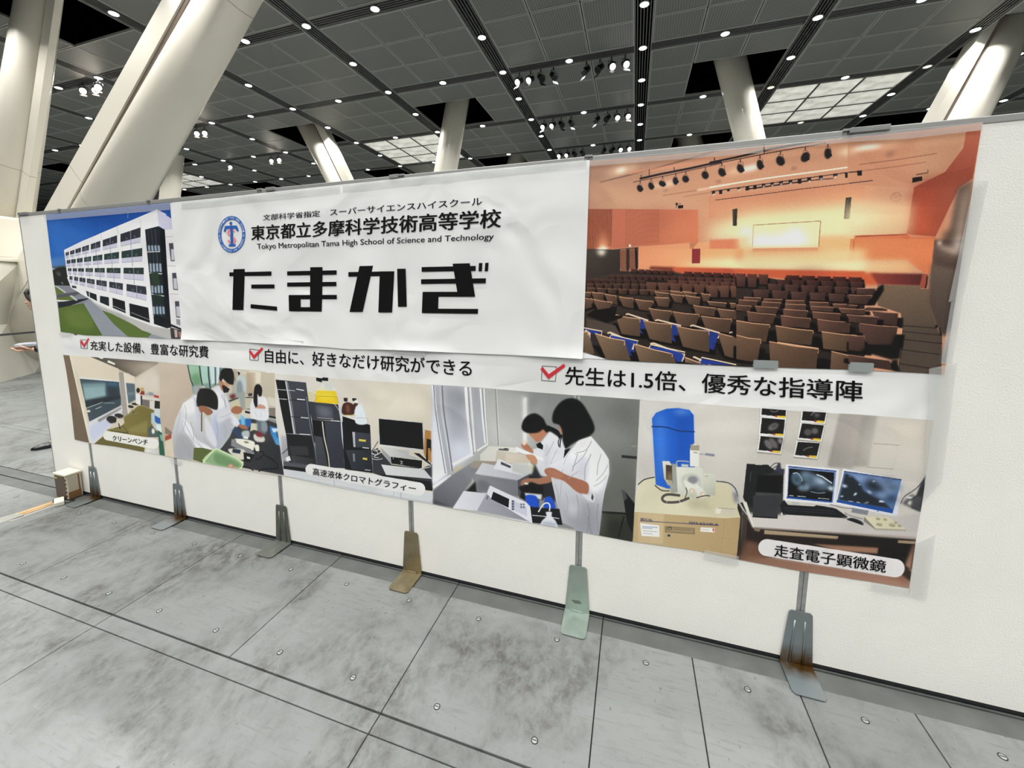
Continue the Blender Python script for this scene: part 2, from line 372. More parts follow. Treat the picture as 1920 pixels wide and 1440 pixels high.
slab = ['support pole and ribbed foot beside the small cream box', 'support pole and rusty-toed foot under the clean bench caption', 'support pole and dull ribbed foot under the chromatography photo',
 'support pole and brassy tan foot under the black monitor photo', 'support pole and shiny greenish foot under the lab-coat photo', 'support pole and widest ribbed foot under the microscope caption', 'support pole hidden beyond the right edge of the wall']
style = ['d','d','z','y','g','r','d']
FM = {'d': M_zinc_d, 'z': M_zinc_d, 'y': M_zinc_y, 'g': M_zinc_g, 'r': M_zinc}
def rust_mat():
    m = mat('rusted_bracket', '#8b9291', .35, .8); nt = m.node_tree; N = nt.nodes; L = nt.links
    tc = N.new('ShaderNodeTexCoord'); sp = N.new('ShaderNodeSeparateXYZ'); L.new(tc.outputs['Object'], sp.inputs[0])
    r = N.new('ShaderNodeMapRange'); r.inputs[1].default_value = .10; r.inputs[2].default_value = .0; r.inputs[3].default_value = 0; r.inputs[4].default_value = 2.2; L.new(sp.outputs[2], r.inputs[0])
    y = N.new('ShaderNodeMapRange'); y.inputs[1].default_value = -.09; y.inputs[2].default_value = -.02; L.new(sp.outputs[1], y.inputs[0])
    n = N.new('ShaderNodeTexNoise'); n.inputs['Scale'].default_value = 22; L.new(tc.outputs['Object'], n.inputs['Vector'])
    a = N.new('ShaderNodeMath'); a.operation = 'MULTIPLY'; L.new(r.outputs[0], a.inputs[0]); L.new(n.outputs[0], a.inputs[1])
    b = N.new('ShaderNodeMath'); b.operation = 'MULTIPLY'; L.new(a.outputs[0], b.inputs[0]); L.new(y.outputs[0], b.inputs[1])
    mx = N.new('ShaderNodeMix'); mx.data_type = 'RGBA'; L.new(b.outputs[0], mx.inputs[0]); mx.inputs[6].default_value = (*sr('#90989a'), 1); mx.inputs[7].default_value = (*sr('#5b4320'), 1)
    L.new(mx.outputs[2], N['Principled BSDF'].inputs['Base Color']); return m
M_rust = rust_mat(); FM['r'] = M_rust; FM['d'] = M_rust
for k in range(7):
    x = edges[k+1]; e = empty('panel_stand', (x, 0, 0), slab[k], 'stand', 'poles and feet of the display wall')
    p = MB().box(-.0155, .0155, .004, .03, .004, PH-.003).box(-.0155, -.002, .0006, .005, .004, PH-.003).box(.002, .0155, .0006, .005, .004, PH-.003)
    p.build('pole', M_alu, e)
    MB().box(-.0155, .0155, -.004, T+.004, PH-.003, PH+.004).build('pole_cap', M_rail, e)
    m = FM[style[k]]; t = .0028; y0 = -.0045; hb, ht, H = (.0585, .037, .243) if k < 6 else (.0585, .037, .243)
    u = MB()
    P = [(-hb, 0.004), (hb, .004), (ht+.004, H-.008), (ht-.004, H), (-ht+.004, H), (-ht-.004, H-.008)]
    u.prism([(a, y0, z) for a, z in P], (0, -t, 0))
    if style[k] in 'drz':
        for s in (-.018, .018): u.tube([(s*1.3, y0-t, .012), (s, y0-t, H-.04)], [.006, .0035], 8)
    u.build('foot_upright', m, e)
    f = MB(); L_ = .158; f.prism([(-hb, y0, .004), (-hb+.002, -L_+.012, .0035), (-hb+.012, -L_, .0035), (hb-.012, -L_, .0035), (hb-.002, -L_+.012, .0035), (hb, y0, .004)], (0, 0, .003))
    if style[k] in 'gy': f.bbox(-.028, .028, y0-.012, y0-.001, .006, .014, .002)
    f.build('foot_plate', m, e)
    if k == 4: 
        s = MB(); s.prism([(-.03, y0-t-.0004, .062), (.01, y0-t-.0004, .066), (.022, y0-t-.0004, .052), (-.012, y0-t-.0004, .046)], (0, -.0003, 0)); s.build('smudge', mat('grime_smudge', '#5e6258', .7), e)
# ------------------------------------------------------------------ leaning columns (round tube with a flat box beam on the inner side of each V)
def column(x62, x0, y, label, r0=.3, r1=.3, side=0, b0=.30, b1=.3, bd=.42, seamz=(), group='pale leaning columns', boff=.02):
    e = empty('leaning_column', (x0, y, 0), label, 'column', group)
    k = 8.8/6.2; top = Vector(((x62-x0)*k, 0, 8.8)); d = top.normalized(); rt = max(.2, r0+(r1-r0)*k)
    MB().tube([(0,0,0), top*.5, top], [r0, (r0+rt)/2, rt], 56, True).build('round_shaft', M_col, e)
    n = Vector((d.z, 0, -d.x))*side
    def rr(t): return r0+(rt-r0)*t
    def bb(t): return b0+((b0+(b1-b0)*k)-b0)*t
    def quad(t, i0, i1, dd, ex=0): return [top*t+n*i0+Vector((0,-dd-ex,0)), top*t+n*i1+Vector((0,-dd-ex,0)), top*t+n*i1+Vector((0,dd+ex,0)), top*t+n*i0+Vector((0,dd+ex,0))]
    def bar(name, m, f0, f1, dd):
        A = quad(0, f0(0), f1(0), dd); B_ = quad(1, f0(1), f1(1), dd)
        MB().add(A+B_, [(0,1,2,3),(7,6,5,4),(0,4,5,1),(1,5,6,2),(2,6,7,3),(3,7,4,0)]).build(name, m, e)
    if side:
        bar('box_beam', M_col, lambda t: rr(t)+boff, lambda t: rr(t)+boff+bb(t), bd/2)
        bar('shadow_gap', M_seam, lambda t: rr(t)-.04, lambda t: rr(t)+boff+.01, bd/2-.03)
    for z in seamz:
        t = z/8.8; c = top*t; s = MB(); s.tube([c-d*.003, c+d*.003], rr(t)+.0012, 56, True)
        if side: s.prism(quad(t, rr(t)+boff-.001, rr(t)+boff+bb(t)+.0012, bd/2, .0012), d*.006)
        s.build('panel_joint', M_seam, e)
    return e
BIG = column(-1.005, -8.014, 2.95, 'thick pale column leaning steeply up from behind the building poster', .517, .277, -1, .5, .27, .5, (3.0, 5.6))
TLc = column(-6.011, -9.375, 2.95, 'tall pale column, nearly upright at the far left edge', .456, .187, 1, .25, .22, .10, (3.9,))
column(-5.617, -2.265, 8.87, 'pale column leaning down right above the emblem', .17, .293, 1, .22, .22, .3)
column(-.923, -2.281, 8.87, 'pale near-upright column above the middle of the title poster', .336, .303)
column(5.687, 7.445, 8.87, 'pale column above the auditorium poster beside the glowing coffer', .245, .296)
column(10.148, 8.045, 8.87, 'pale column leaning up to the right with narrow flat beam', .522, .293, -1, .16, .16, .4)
column(-11.6, -13.34, 8.87, 'slim distant column peeking past the thick leaning column', .3, .3)
for nm, xt, xb, y in (('far column stub in the ceiling opening before the title poster top', -.9, -2.6, 14.6), ('far column stub in the ceiling opening before the auditorium poster top', 5.6, 7.6, 14.6), ('far column stub in the ceiling opening past the emblem', -5.0, -2.4, 14.6)):
    column(xt, xb, y, nm, .4, .4)
# pedestal where the two left columns meet: faceted pale casting with a ledge
ped = empty('column_pedestal', (-8.2, 2.8, 0), 'faceted pale pedestal carrying the two left columns, beyond the standing person', 'pedestal')
M_ped = mat('pedestal_cream', '#cfccbf', .42, coat=.15, noise=(1.1, .1))
q = MB(); ox, oy = 8.2, -2.8
lo = [(-5.9,1.45),(-6.98,2.70),(-7.7,3.7),(-9.6,4.3),(-10,1.6)]; mi_ = [(-6.55,1.6),(-7.0,2.45),(-7.5,3.6),(-9.3,4.0),(-9.4,1.7)]; hi = [(-6.95,1.7),(-7.04,2.75),(-7.2,3.6),(-9.1,3.7),(-9.1,1.7)]
V = [(x+ox, y+oy, z) for ring_, z in ((lo,.0),(mi_,.95),(hi,2.07)) for x, y in ring_]; n = 5
q.add(V, [(i, (i+1)%n, (i+1)%n+n), (i, (i+1)%n+n, i+n)] if False else [f for L_ in (0, n) for i in range(n) for f in ((L_+i, L_+(i+1)%n, L_+(i+1)%n+n), (L_+i, L_+(i+1)%n+n, L_+i+n))]+[tuple(range(2*n, 3*n))])
q.build('faceted_base', M_ped, ped)
MB().bbox(-9.2+ox, -6.98+ox, 1.65+oy, 3.75+oy, 2.075, 2.14, .015).build('ledge', M_col, ped)
MB().bbox(-9.1+ox, -7.12+ox, 1.9+oy, 3.6+oy, 2.13, 2.9, .05).build('sleeve', M_col, ped)
# ------------------------------------------------------------------ barrier tape at left
e = empty('barrier_belt', (-3.54, 1.0, 0), 'thin dark barrier belt stretched behind the standing person', 'barrier')
p0, p1 = Vector((.245, -.8, 1.0)), Vector((-.46, 1.5, 1.0)); hh = Vector((0,0,.026)); tt = Vector((.0015,.0005,0))
MB().add([p0, p1, p1+hh, p0+hh, p0+tt, p1+tt, p1+hh+tt, p0+hh+tt], [(0,1,2,3),(7,6,5,4),(0,4,5,1),(3,2,6,7),(0,3,7,4),(1,5,6,2)]).build('belt', mat('belt_grey', '#3c3c3e', .6), e)
for p in (p0, p1):
    s = MB(); s.tube([(p.x,p.y,.01),(p.x,p.y,1.06)], .03, 16); s.tube([(p.x,p.y,0),(p.x,p.y,.02)], [.17,.16], 24); s.build('post', M_black, e)
# ------------------------------------------------------------------ cream box, adapter and taped cable at the wall's left foot
e = empty('cream_box', (-.20, -.055, 0), 'small cream box with brown ribbed front standing against the end panel', 'box')
b = MB(); b.bbox(-.07, .07, -.045, .045, .0, .186, .012); b.build('box_body', mat('cream_plastic', '#b9b09c', .4), e)
MB().bbox(-.076, .076, -.051, .047, .184, .2, .006).build('lid', mat('cream_lid', '#cfc8b4', .35), e)
b = MB(); b.box(-.064, .050, -.0475, -.043, .010, .178)
for k in range(5): b.box(.050, .062, -.0475, -.043, .022+.031*k, .040+.031*k)
b.build('brown_front', mat('brown_panel', '#4a3828', .35), e)
MB().box(.0685, .0715, -.036, .020, .066, .172).build('side_label', mat('pale_label', '#a39b8b', .5), e)
MB().box(.0685, .0712, -.040, .034, .006, .060).build('brown_base', mat('brown_base', '#6e5030', .45), e)
MB().box(.0685, .0712, .022, .032, .060, .176).build('brown_edge', bpy.data.materials['brown_base'], e)
MB().box(-.06, -.03, -.049, -.0475, .158, .168).build('yellow_tag', mat('yellow_tag', '#c9b23c', .5), e)
e = empty('power_adapter', (-.135, -.15, .0), 'white rectangular power adapter lying in front of the cream box', 'adapter')
a = MB(); a.bbox(-.055, .05, -.026, .026, .001, .03, .005); o = a.build('adapter_body', mat('adapter_white', '#c9c6ba', .4), e); o.rotation_euler = (0, 0, math.radians(-25))
a = MB(); a.tube([(.04,0,.014), (.06,.02,.01), (.05,.06,.006), (.0,.07,.006), (-.08,.045,.006), (-.11,.02,.008), (-.05,-.01,.012)], .004, 8); a.build('cord', M_black, e)
e = empty('taped_cable', (-.2, -.2, 0), 'orange tan tape strip holding a cable down on the floor', 'tape')
t = MB(); t.prism([(-.03,.09,.0005),(.04,.09,.0005),(.03,-.12,.0005),(-.05,-.12,.0005)], (0,0,.0015)); t.build('tape_strip', mat('tan_tape', '#a98458', .5, noise=(12, .3)), e)
MB().tube([(.01,.1,.003),(0,0,.004),(-.02,-.14,.003)], .004, 8).build('cable', mat('cable_cream', '#d8c9a4', .5), e)
t = MB(); t.prism([(.045,.03,.0004),(.075,.03,.0004),(.07,-.2,.0004),(.03,-.2,.0004)], (0,0,.001)); t.prism([(-.05,-.1,.0004),(.05,-.13,.0004),(.02,-.26,.0004),(-.09,-.23,.0004)], (0,0,.001)); t.build('clear_tape', mat('worn_clear_tape', '#8b8c86', .3), e)
# ------------------------------------------------------------------ person behind the left end of the wall
def skin(name, verts, edges_, radii, m, parent, sub=2, root=0, cuts=None):
    me = bpy.data.meshes.new(name); me.from_pydata([Vector(v) for v in verts], edges_, []); o = bpy.data.objects.new(name, me); C.objects.link(o)
    md = o.modifiers.new('s', 'SKIN'); md.use_smooth_shade = True
    for i, r in enumerate(radii):
        r = r if isinstance(r, tuple) else (r, r)
        me.skin_vertices[0].data[i].radius = r; me.skin_vertices[0].data[i].use_root = (i == root)
    sb = o.modifiers.new('u', 'SUBSURF'); sb.levels = sub; sb.render_levels = sub
    dg = bpy.context.evaluated_depsgraph_get(); nm = bpy.data.meshes.new_from_object(o.evaluated_get(dg)); o.modifiers.clear(); o.data = nm
    nm.materials.clear(); nm.materials.append(m); nm.polygons.foreach_set('use_smooth', [True]*len(nm.polygons)); o.parent = parent
    return o
M_skin = mat('skin', '#c79f88', .5); M_hair = mat('hair_dark', '#1f1a1a', .5, noise=(60, .3)); M_shirt = mat('pale_shirt', '#b9bbc0', .8, noise=(12, .1))
M_trou = mat('navy_trousers', '#1a1d27', .8); M_shoe = mat('black_leather', '#0c0c0e', .28, coat=.3)
def ellips(mb, c, r, n=14, mm=10, mi=0):
    V = []; F = []
    for a in range(mm+1):
        t_ = math.pi*a/mm
        for b_ in range(n): V.append((c[0]+r[0]*math.sin(t_)*math.cos(2*math.pi*b_/n), c[1]+r[1]*math.sin(t_)*math.sin(2*math.pi*b_/n), c[2]+r[2]*math.cos(t_)))
    for a in range(mm):
        for b_ in range(n): F.append((a*n+b_, a*n+(b_+1)%n, (a+1)*n+(b_+1)%n, (a+1)*n+b_))
    mb.add(V, F, mi, True)
def fuse(name, mb, m, parent, vox=.008, sm=4):     # one continuous surface out of overlapping volumes
    o = mb.build(name, m); md = o.modifiers.new('r', 'REMESH'); md.mode = 'VOXEL'; md.voxel_size = vox
    s_ = o.modifiers.new('s', 'SMOOTH'); s_.iterations = sm; s_.factor = .6
    dg = bpy.context.evaluated_depsgraph_get(); nm = bpy.data.meshes.new_from_object(o.evaluated_get(dg)); o.modifiers.clear(); o.data = nm
    nm.materials.clear(); nm.materials.append(m); nm.polygons.foreach_set('use_smooth', [True]*len(nm.polygons)); nm.polygons.foreach_set('material_index', [0]*len(nm.polygons)); o.parent = parent
    return o
pe = empty('person', (-1.656, .709, 0), 'person in pale shirt and dark trousers holding papers, half hidden behind the wall end', 'person')
pe.rotation_euler = (0, 0, math.radians(60))
HX = -.11     # the head is bent forward over the papers
LEG = [[(.02,.085,.86), (-.0,.09,.47), (.02,.09,.08)], [(.02,-.085,.86), (-.07,-.09,.47), (-.13,-.09,.08)]]
ARM = [[(.0,.17,1.26), (.02,.205,1.02), (-.20,.12,.985)], [(.0,-.17,1.26), (.02,-.20,1.02), (-.21,-.085,.985)]]
b = MB()
for z, rx, ry, x in ((.88,.10,.135,.02), (.98,.095,.125,.015), (1.1,.095,.125,.01), (1.2,.10,.145,.0), (1.28,.07,.12,.0)): ellips(b, (x,0,z), (rx,ry,.09))
b.tube([(.0,0,1.26), (HX*.5,0,1.35), (HX,0,1.42)], [.06,.05,.05], 16)
for L3 in LEG: b.tube(L3, [.085,.056,.036], 16); ellips(b, L3[1], (.057,.057,.06))
for A3 in ARM:
    b.tube(A3, [.048,.038,.026], 14, flat=.95); ellips(b, A3[0], (.055,.055,.055)); ellips(b, A3[1], (.04,.04,.04))
ellips(b, (HX-.01,0,1.475), (.092,.076,.10), 20, 14); ellips(b, (HX-.052,0,1.43), (.05,.055,.072)); ellips(b, (HX-.075,0,1.385), (.026,.03,.026))
b.tube([(HX-.088,0,1.478), (HX-.104,0,1.456), (HX-.116,0,1.438), (HX-.092,0,1.430)], [.010,.012,.015,.012], 10)
ellips(b, (HX-.090,0,1.410), (.014,.024,.008)); ellips(b, (HX-.088,0,1.399), (.014,.022,.008))
for s_ in (-1, 1): ellips(b, (HX+.02, s_*.076, 1.46), (.018,.008,.03))
fuse('body', b, M_skin, pe, .006, 3)
f = MB(); ellips(f, (HX-.095, 0, 1.408), (.012, .022, .005)); ellips(f, (HX-.093, 0, 1.400), (.012, .020, .006)); f.build('mouth', mat('lips', '#a9685c', .5), pe)
for s in (-1, 1):
    f = MB(); ellips(f, (HX-.086, s*.032, 1.468), (.012, .015, .008)); f.build('eye', mat('eye_dark', '#2a211e', .3), pe)
    f = MB(); f.tube([(HX-.100, s*.018, 1.490), (HX-.096, s*.035, 1.494), (HX-.080, s*.052, 1.488)], .0035, 6); f.build('eyebrow', M_hair, pe)
h = MB(); ellips(h, (HX+.012, 0, 1.500), (.100, .088, .092), 20, 12); ellips(h, (HX+.055, 0, 1.45), (.065, .078, .10), 16, 10)
for s in (-1, 1): h.tube([(HX-.075,s*.03,1.56), (HX-.098,s*.05,1.525), (HX-.09,s*.066,1.48), (HX-.06,s*.076,1.43)], [.022,.018,.014,.006], 8)
fuse('hair', h, M_hair, pe, .006, 2)
b = MB()
for z, rx, ry, x in ((.86,.125,.15,.02), (.98,.115,.14,.015), (1.1,.11,.14,.01), (1.2,.112,.16,.0), (1.27,.085,.14,.0)): ellips(b, (x,0,z), (rx,ry,.09))
b.tube([(.0,0,1.26), (HX*.35,0,1.325)], [.075,.062], 16)
for A3 in ARM:
    el = Vector(A3[1]); wr = Vector(A3[2]); b.tube([A3[0], el, el.lerp(wr, .25)], [.062,.052,.048], 14); ellips(b, A3[0], (.068,.068,.068)); ellips(b, A3[1], (.053,.053,.053))
fuse('shirt', b, M_shirt, pe, .008, 3)
b = MB(); ellips(b, (.02,0,.88), (.118,.142,.10)); ellips(b, (.02,0,.80), (.115,.145,.10))
for L3 in LEG:
    k3 = [Vector(q) for q in L3]; k3[0].z -= .02; k3[2] = k3[1].lerp(k3[2], .88); b.tube(k3, [.10,.074,.058], 16); ellips(b, L3[1], (.074,.074,.08))
fuse('trousers', b, M_trou, pe, .009, 3)
for (x, y) in ((.03, .09), (-.13, -.09)):
    s = MB()
    prof = [(.075,.033,.0),( .05,.038,.0),(-.02,.036,0),(-.09,.046,0),(-.15,.040,0),(-.185,.018,0)]
    V = []
    hts = [.062,.07,.062,.05,.036,.02]
    for (px_, hw, _), hh in zip(prof, hts): V += [(x+px_, y-hw, .002), (x+px_, y-hw*.95, hh*.6), (x+px_, y-hw*.45, hh), (x+px_, y+hw*.45, hh), (x+px_, y+hw*.95, hh*.6), (x+px_, y+hw, .002)]
    F = [(a*6+k, a*6+k+1, (a+1)*6+k+1, (a+1)*6+k) for a in range(5) for k in range(5)]+[(a*6+5, a*6, (a+1)*6, (a+1)*6+5) for a in range(5)]+[(0,1,2,3,4,5), (35,34,33,32,31,30)]
    s.add(V, F, 0, True); s.build('shoe', M_shoe, pe)
    MB().tube([(x-.045, y-.03, .052), (x-.055, y, .066), (x-.045, y+.03, .052)], .005, 8).build('shoe_buckle', mat('buckle', '#c9c2ad', .2, .9), pe)
def hand(cx_, cy_, cz_, s, curl, nm):   # palm with four fingers under the papers, thumb on top; fingers point to -x
    V = [(cx_+.03,cy_,cz_), (cx_-.01,cy_,cz_+.004)]; Ed = [(0,1)]; Rd = [(.026,.016),(.034,.014)]
    for k, (dy, L1) in enumerate(((-.028,.072),(-.010,.08),(.009,.075),(.026,.058))):
        b0 = len(V); x = cx_-.035; V += [(x, cy_+dy, cz_+.002), (x-L1*.42, cy_+dy*1.05, cz_-.004), (x-L1*.75, cy_+dy, cz_+curl*.5), (x-L1*.95, cy_+dy*.95, cz_+curl)]
        Ed += [(1, b0), (b0,b0+1), (b0+1,b0+2), (b0+2,b0+3)]; Rd += [.0105,.0095,.0088,.0075]
    b0 = len(V); V += [(cx_+.005, cy_-s*.03, cz_+.012), (cx_-.03, cy_-s*.045, cz_+.034), (cx_-.055, cy_-s*.035, cz_+.046)]; Ed += [(0,b0),(b0,b0+1),(b0+1,b0+2)]; Rd += [.013,.0105,.009]
    return skin(nm, V, Ed, Rd, M_skin, pe, 1)
hand(-.24, -.07, .985, 1, .028, 'hand'); hand(-.23, .115, .98, -1, .026, 'hand')
MB().tube([(-.185,-.094,.987), (-.158,-.105,.990)], [.034,.034], 16, flat=.95).build('wristwatch', mat('watch_black', '#141416', .35), pe)
pp = empty('paper_stack', (-1.656-.5*.31, .709-.866*.31, 1.028), 'stack of grey printed papers resting on the person\'s hands', 'papers')
pp.rotation_euler = (0, 0, math.radians(60))
g1 = mat('paper_grey', '#8d9196', .6); g2 = mat('paper_light', '#c4c7ca', .6)
for k in range(5):
    z = -.006+k*.004; s = MB(); xs = [-.0, .07, .15, .24, .34]; ys = (-.11+.004*k, .13+.003*k)
    V = []; 
    for i_, x in enumerate(xs):
        zz = z+(.0 if i_ else -.002)+(-.012*((x-.1)/.2)**2)
        V += [(x-.01*k+.02, ys[0], zz), (x-.01*k+.02, ys[1], zz), (x-.01*k+.02, ys[1], zz+.0025), (x-.01*k+.02, ys[0], zz+.0025)]
    F = [(a*4+b_, a*4+(b_+1)%4, (a+1)*4+(b_+1)%4, (a+1)*4+b_) for a in range(4) for b_ in range(4)]+[(0,1,2,3),(19,18,17,16)]
    s.add(V, F).build('sheet', g2 if k % 2 else g1, pp)
# ------------------------------------------------------------------ printed posters: the prints are painted here stroke by stroke into images laid on the paper's own plane
RES = .0015
class Print:
    def __init__(s, x0, x1, z0, z1, bg='#ffffff'):
        s.x0, s.z0, s.x1, s.z1 = x0, z0, x1, z1; s.W = int((x1-x0)/RES); s.H = int((z1-z0)/RES)
        s.a = np.empty((s.H, s.W, 3), np.float32); s.a[:] = s.c(bg); s.view(0, 0, 1); s.desat = 0.0; s.curve = 1.0
    def c(s, h): return np.array([int(h[i:i+2], 16)/255 for i in (1, 3, 5)], np.float32)
    def view(s, ox, oy, k): s.o = (ox, oy, k); s.k = k
    def m(s, pts):
        out = []
        for x, y in pts:
            p = onw(s.o[0]+x*s.o[2], s.o[1]+y*s.o[2]); out.append(((p.x-s.x0)/RES, (p.z-s.z0)/RES))
        return np.array(out)
    def mask(s, P, soft=0):
        r = int(soft)*2+2
        c0, r0 = np.floor(P.min(0)).astype(int)-r; c1, r1 = np.ceil(P.max(0)).astype(int)+r
        c0, r0 = max(c0, 0), max(r0, 0); c1, r1 = min(c1, s.W), min(r1, s.H)
        if c1 <= c0 or r1 <= r0: return None
        n = 2; ys = r0+(np.arange((r1-r0)*n)+.5)/n; xs = c0+(np.arange((c1-c0)*n)+.5)/n
        ins = np.zeros((len(ys), len(xs)), bool); Q = np.roll(P, -1, 0)
        for (ax, ay), (bx, by) in zip(P, Q):
            if ay == by: continue
            if ay > by: ax, ay, bx, by = bx, by, ax, ay
            i0, i1 = np.searchsorted(ys, ay), np.searchsorted(ys, by)
            if i1 > i0:
                xc = ax+(ys[i0:i1]-ay)*(bx-ax)/(by-ay); ins[i0:i1] ^= xs[None, :] > xc[:, None]
        k = ins.reshape(r1-r0, n, c1-c0, n).mean((1, 3)).astype(np.float32)
        for _ in range(2 if soft >= 1 else 0):
            q = int(soft)
            for ax in (0, 1):
                pd = [(0, 0), (0, 0)]; pd[ax] = (q+1, q); cs = np.cumsum(np.pad(k, pd, mode='edge'), ax)
                k = ((cs[2*q+1:] - cs[:-2*q-1]) if ax == 0 else (cs[:, 2*q+1:]-cs[:, :-2*q-1]))/(2*q+1)
        return r0, r1, c0, c1, k
    def fill(s, P, col, soft=0, al=1):
        r = s.mask(P, soft)
        if r is None: return
        r0, r1, c0, c1, k = r; k = (k*al)[..., None]; v = s.a[r0:r1, c0:c1]
        if isinstance(col, tuple):
            ca, cb, pa, pb = col; X = np.arange(c0, c1)[None, :]; Y = np.arange(r0, r1)[:, None]; d = pb-pa
            t = np.clip(((X-pa[0])*d[0]+(Y-pa[1])*d[1])/(d@d), 0, 1)[..., None]; colr = ca+(cb-ca)*t
        else: colr = col
        v += (colr-v)*k
    def smooth(s, P, closed=True):
        n = len(P); out = []
        for i in range(n if closed else n-1):
            g = lambda j: P[j % n] if closed else P[min(max(j, 0), n-1)]
            a, b, c, d = g(i-1), g(i), g(i+1), g(i+2)
            for t in (0, .25, .5, .75): out.append(.5*((2*b)+(c-a)*t+(2*a-5*b+4*c-d)*t*t+(3*b-a-3*c+d)*t**3))
        if not closed: out.append(P[-1])
        return np.array(out)
    def stroke(s, pts, w, col, al=1, sm=False, soft=0):
        P = np.array(pts, float)
        if sm and len(P) > 2: P = s.smooth(P, False)
        d = np.gradient(P, axis=0) if len(P) > 2 else np.repeat(P[1:]-P[:1], 2, 0)
        nn = np.stack([-d[:, 1], d[:, 0]], 1); nn /= np.linalg.norm(nn, axis=1, keepdims=True)+1e-9
        s.fill(s.m(np.concatenate([P+nn*w/2, (P-nn*w/2)[::-1]])), s.c(col), soft, al)
    def run(s, txt):
        for ln in txt.strip().split('\n'):
            t = ln.split('|')
            if len(t) < 2:
                h = ln.split()
                if h and h[0] == 'v': s.view(float(h[1]), float(h[2]), float(h[3]))
                continue
            h = t[0].split(); pts = [tuple(map(float, q.split(','))) for q in t[1].split()]; op = h[0]
            if op in ('p', 's'):     # polygon / smooth closed blob: colour soft alpha
                P = s.m(pts); P = s.smooth(P) if op == 's' else P
                s.fill(P, s.c(h[1]), float(h[2]) if len(h) > 2 else 0, float(h[3]) if len(h) > 3 else 1)
            elif op == 'g':          # gradient polygon: c0 c1 soft ; first two points are the gradient's ends
                P = s.m(pts); s.fill(P[2:], (s.c(h[1]), s.c(h[2]), P[0], P[1]), float(h[3]) if len(h) > 3 else 0)
            elif op in ('l', 'c'): s.stroke(pts, float(h[2]), h[1], float(h[3]) if len(h) > 3 else 1, op == 'c')
            elif op == 'k':          # capsule: two centres, two radii
                (ax, ay), (bx, by), (ra, rb) = pts; t = math.atan2(by-ay, bx-ax)
                P = [(ax+ra*math.cos(t+a), ay+ra*math.sin(t+a)) for a in np.linspace(math.pi/2, 3*math.pi/2, 14)]+[(bx+rb*math.cos(t+a), by+rb*math.sin(t+a)) for a in np.linspace(-math.pi/2, math.pi/2, 14)]
                s.fill(s.m(P), s.c(h[1]))
            elif op == 'e':          # ellipse: colour soft alpha | cx,cy rx,ry rot,0
                (cx_, cy_), (rx, ry) = pts[:2]; ro = math.radians(pts[2][0]) if len(pts) > 2 else 0
                P = [(cx_+rx*math.cos(a)*math.cos(ro)-ry*math.sin(a)*math.sin(ro), cy_+rx*math.cos(a)*math.sin(ro)+ry*math.sin(a)*math.cos(ro)) for a in np.linspace(0, 2*math.pi, 24, endpoint=False)]
                s.fill(s.m(P), s.c(h[1]), float(h[2]) if len(h) > 2 else 0, float(h[3]) if len(h) > 3 else 1)
    def image(s, name, gain=1.0):
        a = np.clip(s.a, 0, 1); l_ = (a*np.array([.3, .59, .11], np.float32)).sum(2, keepdims=True); a = np.clip(a+(l_-a)*s.desat, 0, 1)**s.curve; n = RNG.normal(0, .012, a.shape[:2]).astype(np.float32)[..., None]; a = np.clip(a+n, 0, 1)
        lin = np.where(a <= .04045, a/12.92, ((a+.055)/1.055)**2.4)*gain; lin = np.clip(lin, 0, .9)
        a = np.where(lin <= .0031308, lin*12.92, 1.055*np.power(lin, 1/2.4)-.055)
        im = bpy.data.images.new(name, s.W, s.H); px = np.ones((s.H, s.W, 4), np.float32); px[..., :3] = a
        im.pixels.foreach_set(px.ravel()); im.update(); im.pack(); return im
def print_mat(name, pr, gain):
    m = mat(name, '#ffffff', .42, spec=.35); nt = m.node_tree; b = nt.nodes['Principled BSDF']
    uv = nt.nodes.new('ShaderNodeUVMap'); im = nt.nodes.new('ShaderNodeTexImage'); im.image = pr.image(name, gain); im.extension = 'EXTEND'
    nt.links.new(uv.outputs[0], im.inputs[0]); nt.links.new(im.outputs[0], b.inputs['Base Color'])
    paper_bump(m, .35); return m
def paper_bump(m, st):
    nt = m.node_tree; N = nt.nodes; g = N.new('ShaderNodeNewGeometry'); n = N.new('ShaderNodeTexNoise'); n.inputs['Scale'].default_value = 1.9; n.inputs['Detail'].default_value = 2; n.inputs['Distortion'].default_value = .5
    nt.links.new(g.outputs['Position'], n.inputs['Vector']); v = N.new('ShaderNodeTexVoronoi'); v.feature = 'DISTANCE_TO_EDGE'; v.inputs['Scale'].default_value = 2.2; nt.links.new(n.outputs[1], v.inputs['Vector'])
    ad = N.new('ShaderNodeMath'); ad.operation = 'MULTIPLY_ADD'; nt.links.new(v.outputs[0], ad.inputs[0]); ad.inputs[1].default_value = .3; nt.links.new(n.outputs[0], ad.inputs[2])
    bp = N.new('ShaderNodeBump'); bp.inputs['Strength'].default_value = st; bp.inputs['Distance'].default_value = .05
    nt.links.new(ad.outputs[0], bp.inputs['Height']); nt.links.new(bp.outputs[0], N['Principled BSDF'].inputs['Normal'])
M_paper = mat('poster_paper', '#ebebea', .5, spec=.3); paper_bump(M_paper, .6)
M_ink = mat('black_ink', '#0d0c0d', .6, spec=.15); M_red = mat('red_ink', '#d6303c', .45); M_blue = mat('emblem_blue', '#2763b4', .45); M_pink = mat('emblem_pink', '#ee8d98', .45); M_inkw = mat('white_ink', '#dfe6f0', .5); M_navy = mat('navy_ink', '#1d2f6c', .45)
